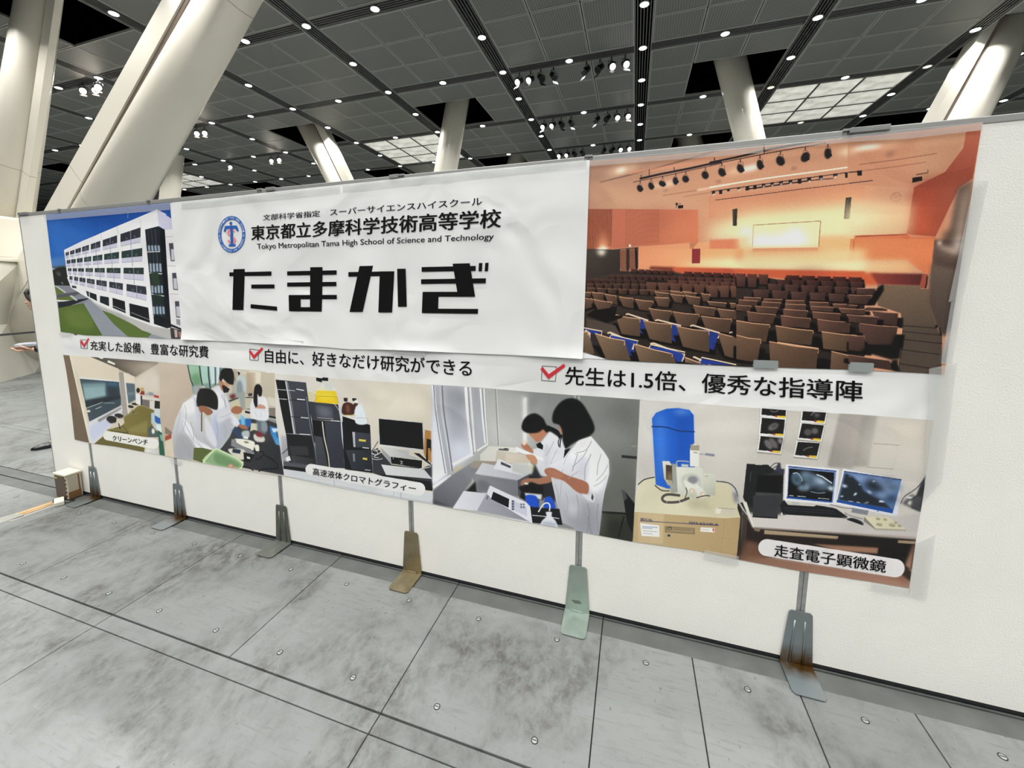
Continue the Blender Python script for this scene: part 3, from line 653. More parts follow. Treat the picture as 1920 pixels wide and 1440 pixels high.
def sheet(name, top, bottom, left, right, y, m, parent, pr=None, nx=40, nz=12, bulge=.002, th=.0008, seed=0, curl=0.0):
    """paper between four edge lines measured on the photo; a Coons patch in the wall's plane, slightly buckled"""
    def line(pts):
        W_ = [onw(*p) for p in pts]; L = [0]
        for a, b in zip(W_, W_[1:]): L.append(L[-1]+(b-a).length)
        def f(t):
            d = t*L[-1]
            for i in range(len(W_)-1):
                if d <= L[i+1] or i == len(W_)-2: return W_[i].lerp(W_[i+1], (d-L[i])/max(L[i+1]-L[i], 1e-9))
        return f
    T_, B_, L_, R__ = line(top), line(bottom), line(left), line(right); V = []; UV = []
    rnd = random.Random(seed); ph = [(rnd.uniform(2, 6), rnd.uniform(1, 4), rnd.uniform(0, 6)) for _ in range(4)]
    for j in range(nz+1):
        v = j/nz
        for i in range(nx+1):
            u = i/nx
            p = T_(u)*(1-v)+B_(u)*v+L_(v)*(1-u)+R__(v)*u-(T_(0)*(1-u)*(1-v)+T_(1)*u*(1-v)+B_(0)*(1-u)*v+B_(1)*u*v)
            dy = sum(math.sin(a*6.28*u*1.3+c)*math.cos(b*3.1*v+c) for a, b, c in ph)/4
            V.append((p.x, y-bulge*(1+dy)*.5-curl*max(0, (v-.93)/.07)**1.5*max(0, .35+math.sin(u*19+seed)*.65), p.z)); UV.append((p.x, p.z))
    F = [(j*(nx+1)+i, j*(nx+1)+i+1, (j+1)*(nx+1)+i+1, (j+1)*(nx+1)+i) for j in range(nz) for i in range(nx)]
    n = len(V); V2 = V+[(x, y_+th, z) for x, y_, z in V]
    rim = [i for i in range(nx+1)]+[j*(nx+1)+nx for j in range(1, nz+1)]+[nz*(nx+1)+i for i in range(nx-1, -1, -1)]+[j*(nx+1) for j in range(nz-1, 0, -1)]
    F2 = F+[tuple(q+n for q in f)[::-1] for f in F]
    m2 = len(V2); V2 = V2+[V2[q] for q in rim]+[V2[q+n] for q in rim]; k_ = len(rim); F2 += [(m2+a, m2+(a+1)%k_, m2+(a+1)%k_+k_, m2+a+k_) for a in range(k_)]
    x0 = parent.location; V2 = [(x-x0.x, y_-x0.y, z-x0.z) for x, y_, z in V2]
    o = MB().add(V2, F2, 0, True).build(name, m, parent)
    if pr:
        ul = o.data.uv_layers.new(name='UVMap'); UV = UV+UV+[UV[q] for q in rim]*2
        for lp in o.data.loops:
            a, b = UV[lp.vertex_index]; ul.data[lp.index].uv = ((a-pr.x0)/(pr.x1-pr.x0), (b-pr.z0)/(pr.z1-pr.z0))
    return o
def flat(name, polys, y, m, parent, view=(0, 0, 1), th=.0003, dy=.00004):
    """flat inked shapes: polygons given in measured photo points, laid on the poster"""
    q = MB(); l = parent.location
    for P in polys:
        W_ = [onw(view[0]+a*view[2], view[1]+b*view[2]) for a, b in P]
        q.prism([(p.x-l.x, y-l.y, p.z-l.z) for p in W_], (0, th, 0)); y -= dy
    return q.build(name, m, parent)
def quadstroke(pts, w, sm=False):
    P = np.array(pts, float)
    if sm: P = Print.smooth(None, P, False)
    d = np.gradient(P, axis=0) if len(P) > 2 else np.repeat(P[1:]-P[:1], 2, 0)
    nn = np.stack([-d[:, 1], d[:, 0]], 1); nn /= np.linalg.norm(nn, axis=1, keepdims=True)
    A, B_ = P+nn*w/2, P-nn*w/2
    return [[tuple(A[i]), tuple(A[i+1]), tuple(B_[i+1]), tuple(B_[i])] for i in range(len(P)-1)]
def text(name, s, tl, tr, br, bl, y, m, parent, bold=0.0, cut=None):
    """lettering set from the built-in font, its box fitted to the four measured corners; bold: the strokes thickened by shifted copies"""
    cu = bpy.data.curves.new(name, 'FONT'); cu.body = s; cu.size = 1; cu.resolution_u = 3
    o = bpy.data.objects.new(name, cu); C.objects.link(o); dg = bpy.context.evaluated_depsgraph_get()
    me = bpy.data.meshes.new_from_object(o.evaluated_get(dg)); bpy.data.objects.remove(o)
    if not len(me.vertices): return None
    co = np.empty(len(me.vertices)*3); me.vertices.foreach_get('co', co); co = co.reshape(-1, 3)
    mn, mx_ = co.min(0), co.max(0); F = [tuple(p.vertices) for p in me.polygons]; c4 = [onw(*q) for q in (tl, tr, br, bl)]; l = parent.location
    out = []
    for c_ in ((None, None),) if cut is None else ((-1, cut), (cut, 2)):
        q = MB()
        for k, (dx, dz) in enumerate([(0, 0)] if not bold else [(0, 0), (bold, 0), (-bold, 0), (0, bold*.5), (0, -bold*.5)]):
            u = (co[:, 0]+dx-mn[0])/(mx_[0]-mn[0]); v = (co[:, 1]+dz-mn[1])/(mx_[1]-mn[1]); P = []
            for a, b in zip(u, v):
                p = (c4[3]*(1-a)+c4[2]*a)*(1-b)+(c4[0]*(1-a)+c4[1]*a)*b; P.append((p.x-l.x, y-l.y-.00003*k, p.z-l.z))
            Fk = F if cut is None else [f for f in F if c_[0] <= u[f[0]]-dx/(mx_[0]-mn[0]) < c_[1]]
            q.add(P, Fk)
        me2 = bpy.data.meshes.new(name); me2.from_pydata(q.v, [], q.f); me2.materials.append(m)
        bm = bmesh.new(); bm.from_mesh(me2); bmesh.ops.delete(bm, geom=[v for v in bm.verts if not v.link_faces], context='VERTS'); bm.to_mesh(me2); bm.free()
        out.append(link(name, me2, parent))
    return out[0]
# ------------------------------------------------------------------ print 1: school building (measured in a crop at 80,370)
PB = Print(-.20, 1.14, 1.22, 2.10, '#2a5ca8')
PB.run('''v 80 370 0.1875
g #1f4f9e #2b62b0 0|600,100 300,700 0,0 1440,0 1440,700 0,900
s #3c74c2 12 .35|100,250 350,330 560,420 420,560 150,560
s #14428c 10 .4|380,190 700,180 960,100 700,260 420,240
s #5c86b8 6 .6|95,620 240,600 240,690 100,700
p #5a6a80 3|100,690 245,680 250,720 105,720
p #e8eef2|105,712 185,712 190,728 107,728
s #262826 4|105,730 250,705 290,900 200,925 125,880
s #5e625e 4 .7|140,745 190,760 170,790
s #9aa09a 2 .6|190,850 215,855 205,875
p #7d828a|120,880 300,885 470,980 560,1060 900,1250 1420,1440 150,1440
p #8d929b 2|400,960 900,1250 1440,1440 860,1440
p #5d6f34|130,900 165,895 235,955 150,975
p #b6b9b8|125,885 160,893 245,950 225,955
p #53545a|150,975 430,930 440,940 330,985 150,1005
p #5d6f34|150,1005 280,990 345,1030 150,1030
p #e6e8e8|150,1025 350,1035 345,1043 150,1040
p #22242b|160,1050 480,1005 455,1020 280,1085 165,1108
p #b9bdc2|275,985 300,980 360,1030 340,1035
g #56682f #4b6127 0|300,1050 400,1350 165,1108 415,1058 640,1385 640,1440 190,1440 180,1300
s #70823c 14 .5|220,1150 420,1120 520,1290 330,1300
p #8a8f98|415,1058 470,1035 590,1130 870,1440 640,1440
p #566a30|600,1130 700,1165 1100,1360 1060,1400 860,1395 720,1270
p #a9a9a4 1|480,1030 560,1060 900,1240 1280,1320 1280,1420 1100,1370 700,1165 590,1120
p #c5c5c2|480,1030 540,1050 1120,1290 1270,1330 1270,1345 1100,1310 560,1080
p #d6d4e2|1150,122 1300,220 1310,1420 1280,1300 1215,330
p #d9d7d8|1215,330 1320,318 1440,1420 1280,1420
l #9a98a0 4|1225,400 1330,390
l #9a98a0 4|1255,685 1350,690
l #9a98a0 4|1280,965 1380,970
p #47464e|1268,462 1312,458 1328,640 1288,640
p #b9bcc4|1290,520 1318,520 1325,630 1294,630
p #47464e|1300,758 1340,755 1362,930 1312,925
p #b9bcc4|1312,810 1345,810 1355,920 1318,915
p #47464e|1328,1040 1370,1038 1390,1205 1342,1200
p #b9bcc4|1340,1090 1375,1092 1382,1195 1346,1190
p #8d8c92|1340,1215 1380,1220 1385,1280 1345,1270
g #dcdaea #e8e6f2 0|220,520 1150,150 220,528 400,440 760,290 1150,122 1240,170 1230,330 1170,290 1030,325 1110,1280 860,1190 540,1050 290,900 250,770
p #b5b3b0|600,1050 900,1180 1300,1300 1300,1430 1000,1330
p #e6e4f0|985,300 1180,300 1290,1320 1110,1290 860,1195 540,1055 290,905 250,800 700,600
l #a9a7b8 3|978,215 992,300
l #a9a7b8 3|752,298 765,380
l #a9a7b8 3|590,370 598,430
l #f4f2fa 6|225,530 600,358 1150,128
g #c9c7da #bdbbd0 0|1150,200 1300,300 1150,122 1300,222 1310,318 1230,330 1170,290
''')
rows_ = [([238,270,282,325,335,390,402,470,488,585,608,752,785,985], (555,303), (587,400), (604,448), '#30303a'),
         ([248,285,292,337,350,407,422,493,508,605,622,770,795,1003], (632,508), (665,590), (688,638), '#2b3a38'),
         ([260,295,308,350,362,420,437,510,528,628,647,785,815,1018], (712,705), (738,772), (764,830), '#2c3634'),
         ([275,305,322,362,375,435,450,527,545,647,672,810,845,1045], (788,895), (822,975), (850,1030), '#32343c')]
for ri, (xs, tp, bt, rl, cc) in enumerate(rows_):
    xa, xb = xs[0], xs[-1]
    f = lambda x, ab: ab[0]+(ab[1]-ab[0])*(x-xa)/(xb-xa)
    PB.run('p #c5c3d4|%d,%d %d,%d %d,%d %d,%d' % (xa, f(xa, tp), xb, f(xb, tp), xb, f(xb, rl), xa, f(xa, rl)))
    PB.run('l #8c8a9c 4|%d,%d %d,%d' % (xa, f(xa, rl)+1, xb, f(xb, rl)+2))
    for k in range(0, len(xs), 2):
        a, b = xs[k], xs[k+1]
        PB.run('p %s|%d,%d %d,%d %d,%d %d,%d' % (cc, a, f(a, tp), b, f(b, tp), b, f(b, bt), a, f(a, bt)))
        if k+2 < len(xs): c = xs[k+2]; PB.run('p #eceaf4|%d,%d %d,%d %d,%d %d,%d' % (b, f(b, tp)-4, c, f(c, tp)-4, c, f(c, rl)+6, b, f(b, rl)+6))
        mid = (a+b)/2; PB.run('l #8f8fa6 %d|%d,%d %d,%d' % (3+k//4, mid, f(mid, tp), mid+6, f(mid, rl)+50 if ri < 3 else f(mid, rl)))
        for t in (.3, .7):
            x = a+(b-a)*t
            if k > 5: PB.run('s #7fa39a 2 .45|%d,%d %d,%d %d,%d' % (x-8, f(x, bt)-30, x+12, f(x, bt)-26, x, f(x, bt)-4)); PB.run('l #a9a7ba 2|%d,%d %d,%d' % (x, f(x, bt)+4, x, f(x, rl)))
PB.run('''p #3a4248|300,880 345,890 345,912 300,905
p #2b3438|440,935 470,945 470,995 455,990
p #1d2426|475,948 545,972 550,1038 478,1000
p #1d2426|580,985 668,1000 672,1090 580,1050
p #17171c|705,1005 828,1040 838,1160 708,1105
p #17171c|872,1060 1068,1105 1078,1255 880,1185
p #f0eef6|670,990 690,995 700,1105 682,1100
p #f0eef6|828,1040 850,1045 862,1175 840,1165
p #e0dee8|545,970 570,975 575,1048 553,1040
l #b4b6bc 5|710,1085 838,1140
l #aeb2b8 7 .7|890,1150 1075,1225
p #f3f1f8|985,300 1010,330 1050,800 1110,1275 1080,1268 1040,900 1000,450
p #20252b|1030,325 1160,292 1215,330 1260,900 1290,1300 1250,1310 1120,1265 1075,800
p #11161b|1175,300 1228,325 1250,700 1290,1290 1245,1305 1210,900
l #3d464e 4|1060,330 1130,1270
l #4b565e 4|1095,330 1165,1285
l #56626a 4|1130,320 1200,1290
''')
for i, (y, hh) in enumerate(((480, 60), (660, 90), (880, 80), (1090, 80))):
    for k in range(4):
        x = 1058+i*16+k*32
        PB.run('p #a9bccd 1 .8|%d,%d %d,%d %d,%d %d,%d' % (x, y, x+22, y+4, x+27, y+hh, x+4, y+hh-4))
    PB.run('l #e6ecf2 8|%d,%d %d,%d' % (1055+i*20, y+hh+(8 if i < 3 else 14), 1178+i*22, y+hh+4+i*12))
PB.run('''p #2a3c2c 2|1085,760 1160,740 1175,850 1130,900 1095,840
p #1d2b22 2 .8|1110,960 1190,980 1200,1080 1130,1060
p #10141a|1120,1170 1270,1215 1285,1300 1250,1310 1125,1265
p #1e1d22|1280,1262 1440,1330 1440,1345 1285,1290
p #3a3634|1280,1300 1440,1340 1440,1440 1290,1410
p #b9aca8|1320,1320 1350,1325 1355,1400 1330,1400
p #9c6f6a|1360,1340 1400,1350 1410,1400 1370,1400
l #dfe6ee 3 .7|860,150 858,215''')
# ------------------------------------------------------------------ print 2: the auditorium
PA = Print(3.58, 4.90, 1.22, 2.11, '#cf8f68'); PA.desat = .26; PA.curve = 1.16
PA.run('''v 1090 290 0.14581
g #b98568 #d0906a 0|100,100 1500,500 0,0 5300,-700 5300,900 0,760
s #a97c64 10 .6|100,130 900,80 1783,-40 1783,20 1100,130 240,370 100,300
s #f0c79a 12|330,270 460,180 720,130 700,180 520,240 300,300
s #fff4e0 6|440,215 520,180 580,190 500,235
c #8a5f4c 22 .8|240,360 700,245 1200,110 1783,-60
c #e08e66 40 .6|620,240 1200,150 1783,20
s #d9a27a 20 .7|100,400 320,620 700,690 1400,680 1450,560 800,500 350,400
s #b8805f 8 .5|160,400 340,480 400,620 300,620
g #c4684a #d8714a 0|100,900 1500,900 90,698 1500,712 1500,1140 720,1180 65,1250
s #a8553c 24 .5|900,740 1100,760 1080,980 900,900
s #dd7d50 20 .7|1150,900 1480,860 1490,1130 1000,1140
''')
for k in range(46):
    x = 95+k*(13 if k < 24 else 20); PA.run('l #7e3a20 %.1f %.2f|%d,705 %d,%d' % (7 if k < 24 else 6, .9 if k < 24 else .35, x, x-12 if k < 24 else x-4, 1230-int(k*2.2)))
PA.run('''g #ffb070 #c4684a 10|280,1220 280,950 210,1230 280,930 350,1230
s #fff6e0 5|200,1250 280,1180 330,1235 250,1265
p #4b4039|65,1250 200,1240 480,1215 500,1215 500,1460 50,1460
s #c9b394 8 .8|190,1260 320,1260 240,1330
p #59463c|495,1210 735,1190 735,1460 490,1460
g #a8664a #8e563e 0|500,1300 720,1300 505,1215 700,1205 700,1460 500,1460
p #4a3a30|575,1215 620,1210 620,1460 575,1460
p #241a16|690,1205 708,1203 712,1460 695,1460
p #f8efe0|612,1155 636,1155 638,1188 612,1190
g #e58c5c #ea955f 0|740,1300 1400,1300 735,1185 1390,1135 1500,1130 2400,1100 2400,1460 740,1460
g #bf7448 #e48a5a 0|1390,1140 1500,1300 1390,1140 1500,1128 1440,1200 1395,1240
p #9c2e34|1422,1238 1530,1236 1526,1398 1418,1400
p #7d1f28|1422,1238 1440,1250 1436,1390 1418,1400
l #2a1c22 26|750,315 1000,258 1400,180 1800,90
l #2a1c22 7|668,358 1200,252 1800,118
l #2a1c22 7|770,262 770,310
l #2a1c22 7|872,190 872,290
l #2a1c22 8|1193,165 1193,225
l #2a1c22 8|1710,42 1710,100
g #e7cda6 #f6e6c8 6|1050,400 1200,370 930,400 1190,345 1190,390 930,430
g #fbe7cf #e4a880 2|1500,450 1900,400 1480,455 1900,385 1900,400 1500,465
c #a86844 9 .8|1045,530 1300,490 1480,465
c #a86844 8 .7|1310,545 1500,515 1680,488
e #9a6b52 3 .9|1085,467 30,10 -5,0
e #20161a|1225,640 14,18 0,0
p #161218|1243,655 1308,652 1305,692 1243,697
l #4a3230 6|1215,690 1235,635 1280,632
''')
for (x, y, rx, ry, ro) in ((752,438,34,46,-25),(895,408,32,48,-20),(1040,378,46,34,25),(1208,342,32,50,-5),(1338,318,40,46,-25),(1590,268,42,52,-22)):
    PA.run('l #6b4a3e 5|%d,%d %d,%d %d,%d %d,%d' % (x-22, y-20, x-8, y-66, x+16, y-66, x+22, y-20))
    PA.run('l #1c1518 8|%d,%d %d,%d' % (x+4, y-100, x+4, y-66)); PA.run('e #1d191a 1|%d,%d %d,%d %d,0' % (x, y, rx, ry, ro)); PA.run('p #1d191a|%d,%d %d,%d %d,%d' % (x+8, y+44, x+48, y+12, x+30, y-14))
PA.run('''v 1330 260 0.16667
g #d58a62 #cf8058 0|200,600 200,900 -10,650 1740,480 1740,900 -10,900
s #e59a6a 20|0,760 900,700 1740,560 1740,760 900,800 0,880
g #e2c38a #e6dca8 20|400,860 400,1050 330,860 1000,790 1740,740 1740,1110 0,1140 0,980
s #ded49c 14|330,900 900,830 1740,780 1740,1080 1250,1100 340,1120
p #e07c50 2|0,1140 330,1130 380,1360 0,1380
g #e8c07a #e0a86a 6|420,1200 1700,1200 340,1130 1740,1090 1740,1370 380,1370
s #f3e3da 10|345,1080 380,1000 430,1000 470,1050 470,1120 350,1125
s #e4bf86 10|330,1130 480,1130 500,1360 370,1360
g #e2d6a0 #ddd3a0 0|500,1000 1240,1000 488,978 1240,930 1215,1225 482,1225
s #efe8dc 12|490,1100 800,1090 960,1000 1060,1080 1060,1220 490,1222
l #a8603c 6|490,976 1246,929
l #b8704a 9|1246,929 1225,1225
l #c08658 5|492,976 482,1222
p #d97a50|482,1238 1220,1226 1222,1268 485,1276
l #f4e6d0 7|482,1230 1220,1220
s #d6985e 12 .6|490,1290 1200,1270 1150,1360 500,1350
l #231519 22|0,275 300,215 700,120 1340,5
l #231519 8|0,300 700,160 1310,55
l #231519 8|57,215 57,270
l #231519 8|612,100 612,180
l #fbe2c4 16 .9|0,552 600,455 1200,375 1640,315
s #f0e6da 5|370,335 530,295 520,350 370,375
s #f7d9a8 7|180,390 300,350 360,345 300,385
s #ecd2b0 8|1450,150 1740,80 1740,160 1500,185
p #fff2e0 4|1620,110 1740,80 1740,140 1640,150
s #b87a5a 8 .6|800,220 1300,170 1270,215 820,260
e #8e5a44 3 .9|945,340 30,12 -8,0
e #8e5a44 3 .9|100,485 26,10 -8,0
l #24151c 8|20,598 400,545 1000,460 1740,358
l #3a1f24 6|66,695 500,640 1000,575 1740,487
l #24151c 14|400,575 800,520 1130,475
l #24151c 9|1130,475 1390,450
p #39332b|258,800 312,788 305,982 262,982
p #4d463a|262,815 285,800 280,975 264,975
p #39332b|1530,668 1592,662 1575,905 1508,905
p #4d463a|1530,690 1560,680 1545,895 1515,895
l #c4704a 8|1612,1360 1645,1100 1740,1090
g #e8945e #e08a58 0|1650,1100 1740,1350 1650,1102 1740,1094 1740,1362 1618,1362
''')
for (x, y, rx, ry, ro) in ((138,382,38,48,-22),(345,340,36,50,-20),(566,298,34,56,-8),(795,255,46,56,-25),(1075,212,44,60,35),(1328,172,38,60,3)):
    PA.run('l #6b4a3e 6|%d,%d %d,%d %d,%d %d,%d' % (x-28, y-20, x-22, y-72, x+28, y-72, x+34, y-20))
    PA.run('l #1c1518 10|%d,%d %d,%d' % (x, y-110, x, y-72)); PA.run('e #1d191a 1|%d,%d %d,%d %d,0' % (x, y, rx, ry, ro)); PA.run('p #1d191a|%d,%d %d,%d %d,%d' % (x+4, y+52, x+50, y+26, x+30, y-14))
for (x, y, w, h, lit_) in ((45,612,36,34,1),(125,605,38,40,0),(212,583,34,22,0),(328,567,34,22,1),(425,563,40,42,0),(510,550,40,42,0),(605,527,40,30,1),(702,513,38,32,1),(800,500,44,30,1),(908,488,44,34,1),(1010,482,44,50,0),(1118,462,46,40,1),(1250,438,46,36,1),(1412,415,50,30,1),(1545,412,50,58,0),(1683,390,50,54,1)):
    PA.run('p #1b1418|%d,%d %d,%d %d,%d %d,%d' % (x-w/2, y-h/2, x+w/2, y-h/2-4, x+w/2-3, y+h/2, x-w/2+3, y+h/2+3))
    if lit_: PA.run('e #fbe9d8 1|%d,%d 13,9 -8,0' % (x+4, y+h/2))
PA.run('''v 1590 220 0.18056
g #d08a62 #cf8a64 0|0,300 900,600 -10,180 1380,60 1380,760 700,740 -10,700
s #c49078 10 .8|0,200 700,170 1380,70 1370,150 1100,170 300,220 0,240
s #a86f50 14 .7|500,240 1000,160 1100,180 900,230 500,300
s #fbeedd 5|60,330 200,290 350,290 280,325 80,350
s #f2cfa0 10 .8|350,280 570,230 560,250 380,310
s #f7d9b0 8|-10,350 80,330 80,360 -10,370
g #cb8e68 #bd8560 10|700,300 1150,300 700,250 1215,150 1190,320 1000,570 900,620 690,700 650,400
e #6f4236 5|430,385 34,14 -15,0
l #a25f46 9 .9|110,495 500,445 915,380
l #a25f46 7 .9|150,560 500,515 805,470
l #24151c 8|0,575 100,568 140,560
p #1b1418|88,560 138,556 136,608 92,610
l #24151c 7|0,690 250,660
l #5a3a2e 9|700,600 820,580 822,550
p #191518|662,632 760,618 765,660 660,684
c #b97458 8|545,830 520,790 480,790 440,825 450,865 500,875 535,850
e #bd7a5c 4 .7|490,830 30,26 0,0
g #a8462f #b85a3c 0|1000,600 1300,200 1215,155 1370,145 1285,640 1140,740 900,1240 600,1215 680,730 1000,570 1190,320
g #d5572e #a8402c 14|700,1150 800,650 690,740 940,610 870,1230 610,1215
s #cf7046 18 .7|1000,700 1100,640 1010,1000 960,1200 920,1200
s #8e3626 14 .5|1080,450 1120,440 900,1100 860,1100
g #dfa878 #e3b584 12|300,900 600,1100 20,900 660,890 610,1215 20,1215
g #e6d3a0 #dfae7c 16|20,1000 600,1000 -20,940 400,910 600,1100 560,1215 -20,1215
g #e27c4a #d96c3e 0|50,1300 600,1300 60,1228 600,1215 650,1250 900,1240 880,1460 30,1460
l #b24e2c 12|75,1240 600,1218
l #c8683e 8|78,1240 40,1460
g #d05e36 #e07846 6|600,1300 650,1300 590,1215 640,1240 620,1460 560,1460
g #4a382e #7a6252 4|1060,800 1260,800 1285,650 1240,1200 1200,1460 1060,1460 1050,1190 1130,740
g #b89a84 #8d6f5c 10|1160,1100 1250,1100 1180,800 1250,700 1210,1300 1180,1420 1090,1380 1150,1050
g #2a2220 #54443a 8|1000,1250 1070,1250 1000,1210 1070,1150 1080,1340 1000,1330
''')
PA.run('''v 1590 450 0.18056
p #553f34 3|880,0 1210,0 1160,300 1080,900 1000,1000 900,900 820,650 850,350
p #7a5e48 6 .8|850,300 880,100 870,500 830,640
s #f2dcc8 3|930,10 960,20 950,60 925,40
s #eacbb4 5|900,60 980,70 1090,110 1140,140 1080,130 980,90
s #f4e8de 8|1110,0 1170,-10 1160,120 1110,120
g #d9b59c #6a4f40 14|970,80 950,200 960,90 1030,100 980,230 940,220
g #d0b0a0 #6a4f40 14|1100,130 1090,250 1070,130 1150,150 1120,260 1060,240
g #e08046 #dc7440 0|0,100 800,300 20,-10 890,-10 850,350 780,345 600,210 0,215
l #b85a34 6|60,-10 40,205
g #e0c088 #e6a468 8|0,280 700,280 -10,225 600,212 700,345 -10,332
p #d6592c 3|-10,338 300,345 290,470 -10,460
g #9c3a2c #5e2426 2|250,400 800,400 230,345 775,352 760,478 300,465
p #a84a34|770,352 825,355 810,505 730,500
p #451a20|808,380 825,378 808,500 790,505
g #7a6048 #544538 0|600,480 700,1000 300,465 760,478 740,505 850,510 830,650 910,910 950,980 970,990 960,1395 510,1370 560,900 540,760 300,680
l #2e2420 8|560,888 905,915
l #2e2420 8|560,948 970,990
l #2e2420 9|560,1030 970,1075
l #2e2420 9|540,1135 960,1190
l #2e2420 10|520,1280 965,1350
p #14100f|900,880 925,885 915,915 895,912
p #14100f|935,900 955,920 970,990 945,985
g #6a5648 #4e4038 4|1000,300 950,900 860,250 1150,320 1050,900 975,1000 850,640
g #9aa0a8 #5e5e64 4|1010,1000 960,1300 1080,860 1110,600 1030,1270 945,1270
''')
seat_n = [0]
def seat(pr, tl, tr, br, bl, col='#6b4a36', rim='#c98a5c', rw=6, blue=0):
    w = tr[0]-tl[0]; h = bl[1]-tl[1]
    pr.fill(pr.m([(bl[0]-.12*w, bl[1]), (tl[0]-.1*w, tl[1]+h*.45), (tr[0]+.18*w, tr[1]+h*.4), (br[0]+.2*w, br[1]+h*.15), (bl[0], bl[1]+h*.15)]), pr.c('#0e090a'), 1)
    if blue:
        pr.fill(pr.m([(tl[0]+w*.42, tl[1]-h*.03), (tr[0]+w*.30, tr[1]-h*.03+h*.12), (br[0]+w*.14, br[1]-h*.1), (br[0]-w*.05, br[1]-h*.2), (tr[0], tr[1])]), pr.c('#1f3a94'), 0)
        pr.stroke([(tl[0]+w*.42, tl[1]), (tl[0]+w*.5, tl[1]-h*.04), (tr[0]+w*.32, tr[1]+h*.08), (tr[0]+w*.26, tr[1]+h*.35)], rw*2, pr.__class__ and '#d8bd9c')
    cx_ = (tl[0]+tr[0])/2
    P = pr.m([tl, (cx_, (tl[1]+tr[1])/2+h*.04), tr, br, ((bl[0]+br[0])/2, (bl[1]+br[1])/2+h*.02), bl])
    c2 = pr.c(col); pr.fill(P, (c2*1.12, c2*.78, P[0], P[4]))
    pr.stroke([tl, (cx_, (tl[1]+tr[1])/2+h*.04), tr, (tr[0]-.01*w, tr[1]+h*.18)], rw, rim)
def seats(view, rows, col, rim, rw, blue=0):
    PA.view(*view)
    for q in rows:
        v_ = list(map(float, q.replace(',', ' ').split())); seat(PA, tuple(v_[0:2]), tuple(v_[2:4]), tuple(v_[4:6]), tuple(v_[6:8]), col, rim, rw, blue)
V5 = (1090, 470, .159744)
PA.run('''v 1090 470 0.159744
g #4a3a30 #30241f 0|100,200 600,1200 50,150 450,240 640,245 1080,230 1200,270 1900,290 1900,1370 10,1260
p #3a2e27|60,0 450,0 455,240 640,250 640,0 660,0 660,260 60,300
g #4c4139 #3b302a 0|100,50 300,280 60,-20 450,-10 455,250 60,330
s #fff2dc 6|180,0 290,0 240,60
p #8f563c|455,0 530,0 525,240 460,240
p #3a2a24|530,0 565,0 560,240 528,240
p #8a5440|565,0 630,0 635,235 565,235
p #1a1010|630,0 650,0 655,225 640,235
g #e58c5c #f0a866 0|660,100 1878,100 668,-20 1900,-20 1900,215 810,185 740,225 668,235
g #eac48a #ece0ac 10|1300,100 1878,150 1100,180 1400,110 1900,90 1900,212
p #9c2e34|1298,-20 1395,-20 1390,150 1295,152
p #8a3a26 2|810,185 1100,195 1080,250 800,220
g #d85a30 #c04a2c 2|1080,220 1878,240 1060,195 1900,212 1900,290 1200,275 1090,250
''')
for (x0, y0, x1, y1, n, h, c, rm) in ((590,215,1080,240,6,45,'#5e3024','#7a4432'),(330,285,1120,300,10,60,'#54302a','#6e4234'),(60,330,760,345,8,70,'#4c2e28','#6b4236'),(1205,248,1880,272,6,50,'#5c2a22','#5c2a22'),(1130,300,1880,330,7,75,'#5e342a','#6e3e30'),(1010,345,1880,375,7,90,'#643a2e','#7a4a38'),
                                  (60,385,1000,395,9,70,'#55382c','#8a5c44'),(760,370,1880,420,8,110,'#6a4232','#86563e'),(60,435,1300,480,10,60,'#5a3c2e','#b0785a'),(1490,425,1880,430,3,120,'#6a4334','#8a5a40')):
    for k in range(n):
        t = k/n; u = (k+.86)/n; seat(PA.view(*V5) or PA, (x0+(x1-x0)*t, y0+(y1-y0)*t), (x0+(x1-x0)*u, y0+(y1-y0)*u), (x0+(x1-x0)*u-6, y0+(y1-y0)*u+h), (x0+(x1-x0)*t+10, y0+(y1-y0)*t+h), c, rm, 4)
seats(V5, ['45,485 110,488 125,545 50,545','120,487 260,500 270,590 150,570','270,505 410,530 430,640 310,600','440,540 610,560 615,680 490,655','860,480 1045,505 1030,560 880,540','1040,470 1180,490 1180,560 1050,540','1190,480 1350,500 1340,560 1200,540',
 '860,545 1045,555 1020,665 900,650','1040,510 1200,525 1180,620 1090,600','1215,525 1400,550 1385,640 1260,630','1400,500 1510,515 1495,590 1430,600','630,570 845,595 810,710 680,690','40,555 130,565 130,660 45,690','140,570 360,605 325,740 200,710',
 '1475,595 1700,615 1690,670 1500,640','1740,615 1880,625 1880,690 1750,670','1310,640 1575,675 1560,770 1340,740','1590,680 1880,710 1880,820 1630,780','790,675 1060,710 1025,835 850,830','1070,715 1385,750 1340,895 1130,880','1400,765 1765,805 1735,965 1460,920'], '#6e4e3a', '#d49a70', 8)
seats(V5, ['400,750 690,800 690,1005 470,975','725,820 1060,862 1060,1090 800,1035','1115,885 1500,945 1500,1190 1190,1125','1600,965 1920,1025 1920,1295 1680,1230'], '#74563e', '#dba27a', 9, 1)
PA.run('''p #54463c|60,790 400,880 460,990 230,960 60,900
p #17110f|140,700 420,660 400,760 500,760 470,790 300,850 60,760
p #1d3a98|30,905 230,950 215,990 60,960
l #d8bd9c 14|30,905 245,945 235,990''')
seats(V5, ['20,945 80,948 160,1215 20,1195','160,970 510,1055 580,1285 290,1270','620,1092 1070,1210 1115,1320 680,1295','1215,1250 1440,1330 1450,1345 1215,1310'], '#7c6047', '#e0ad84', 11, 1)
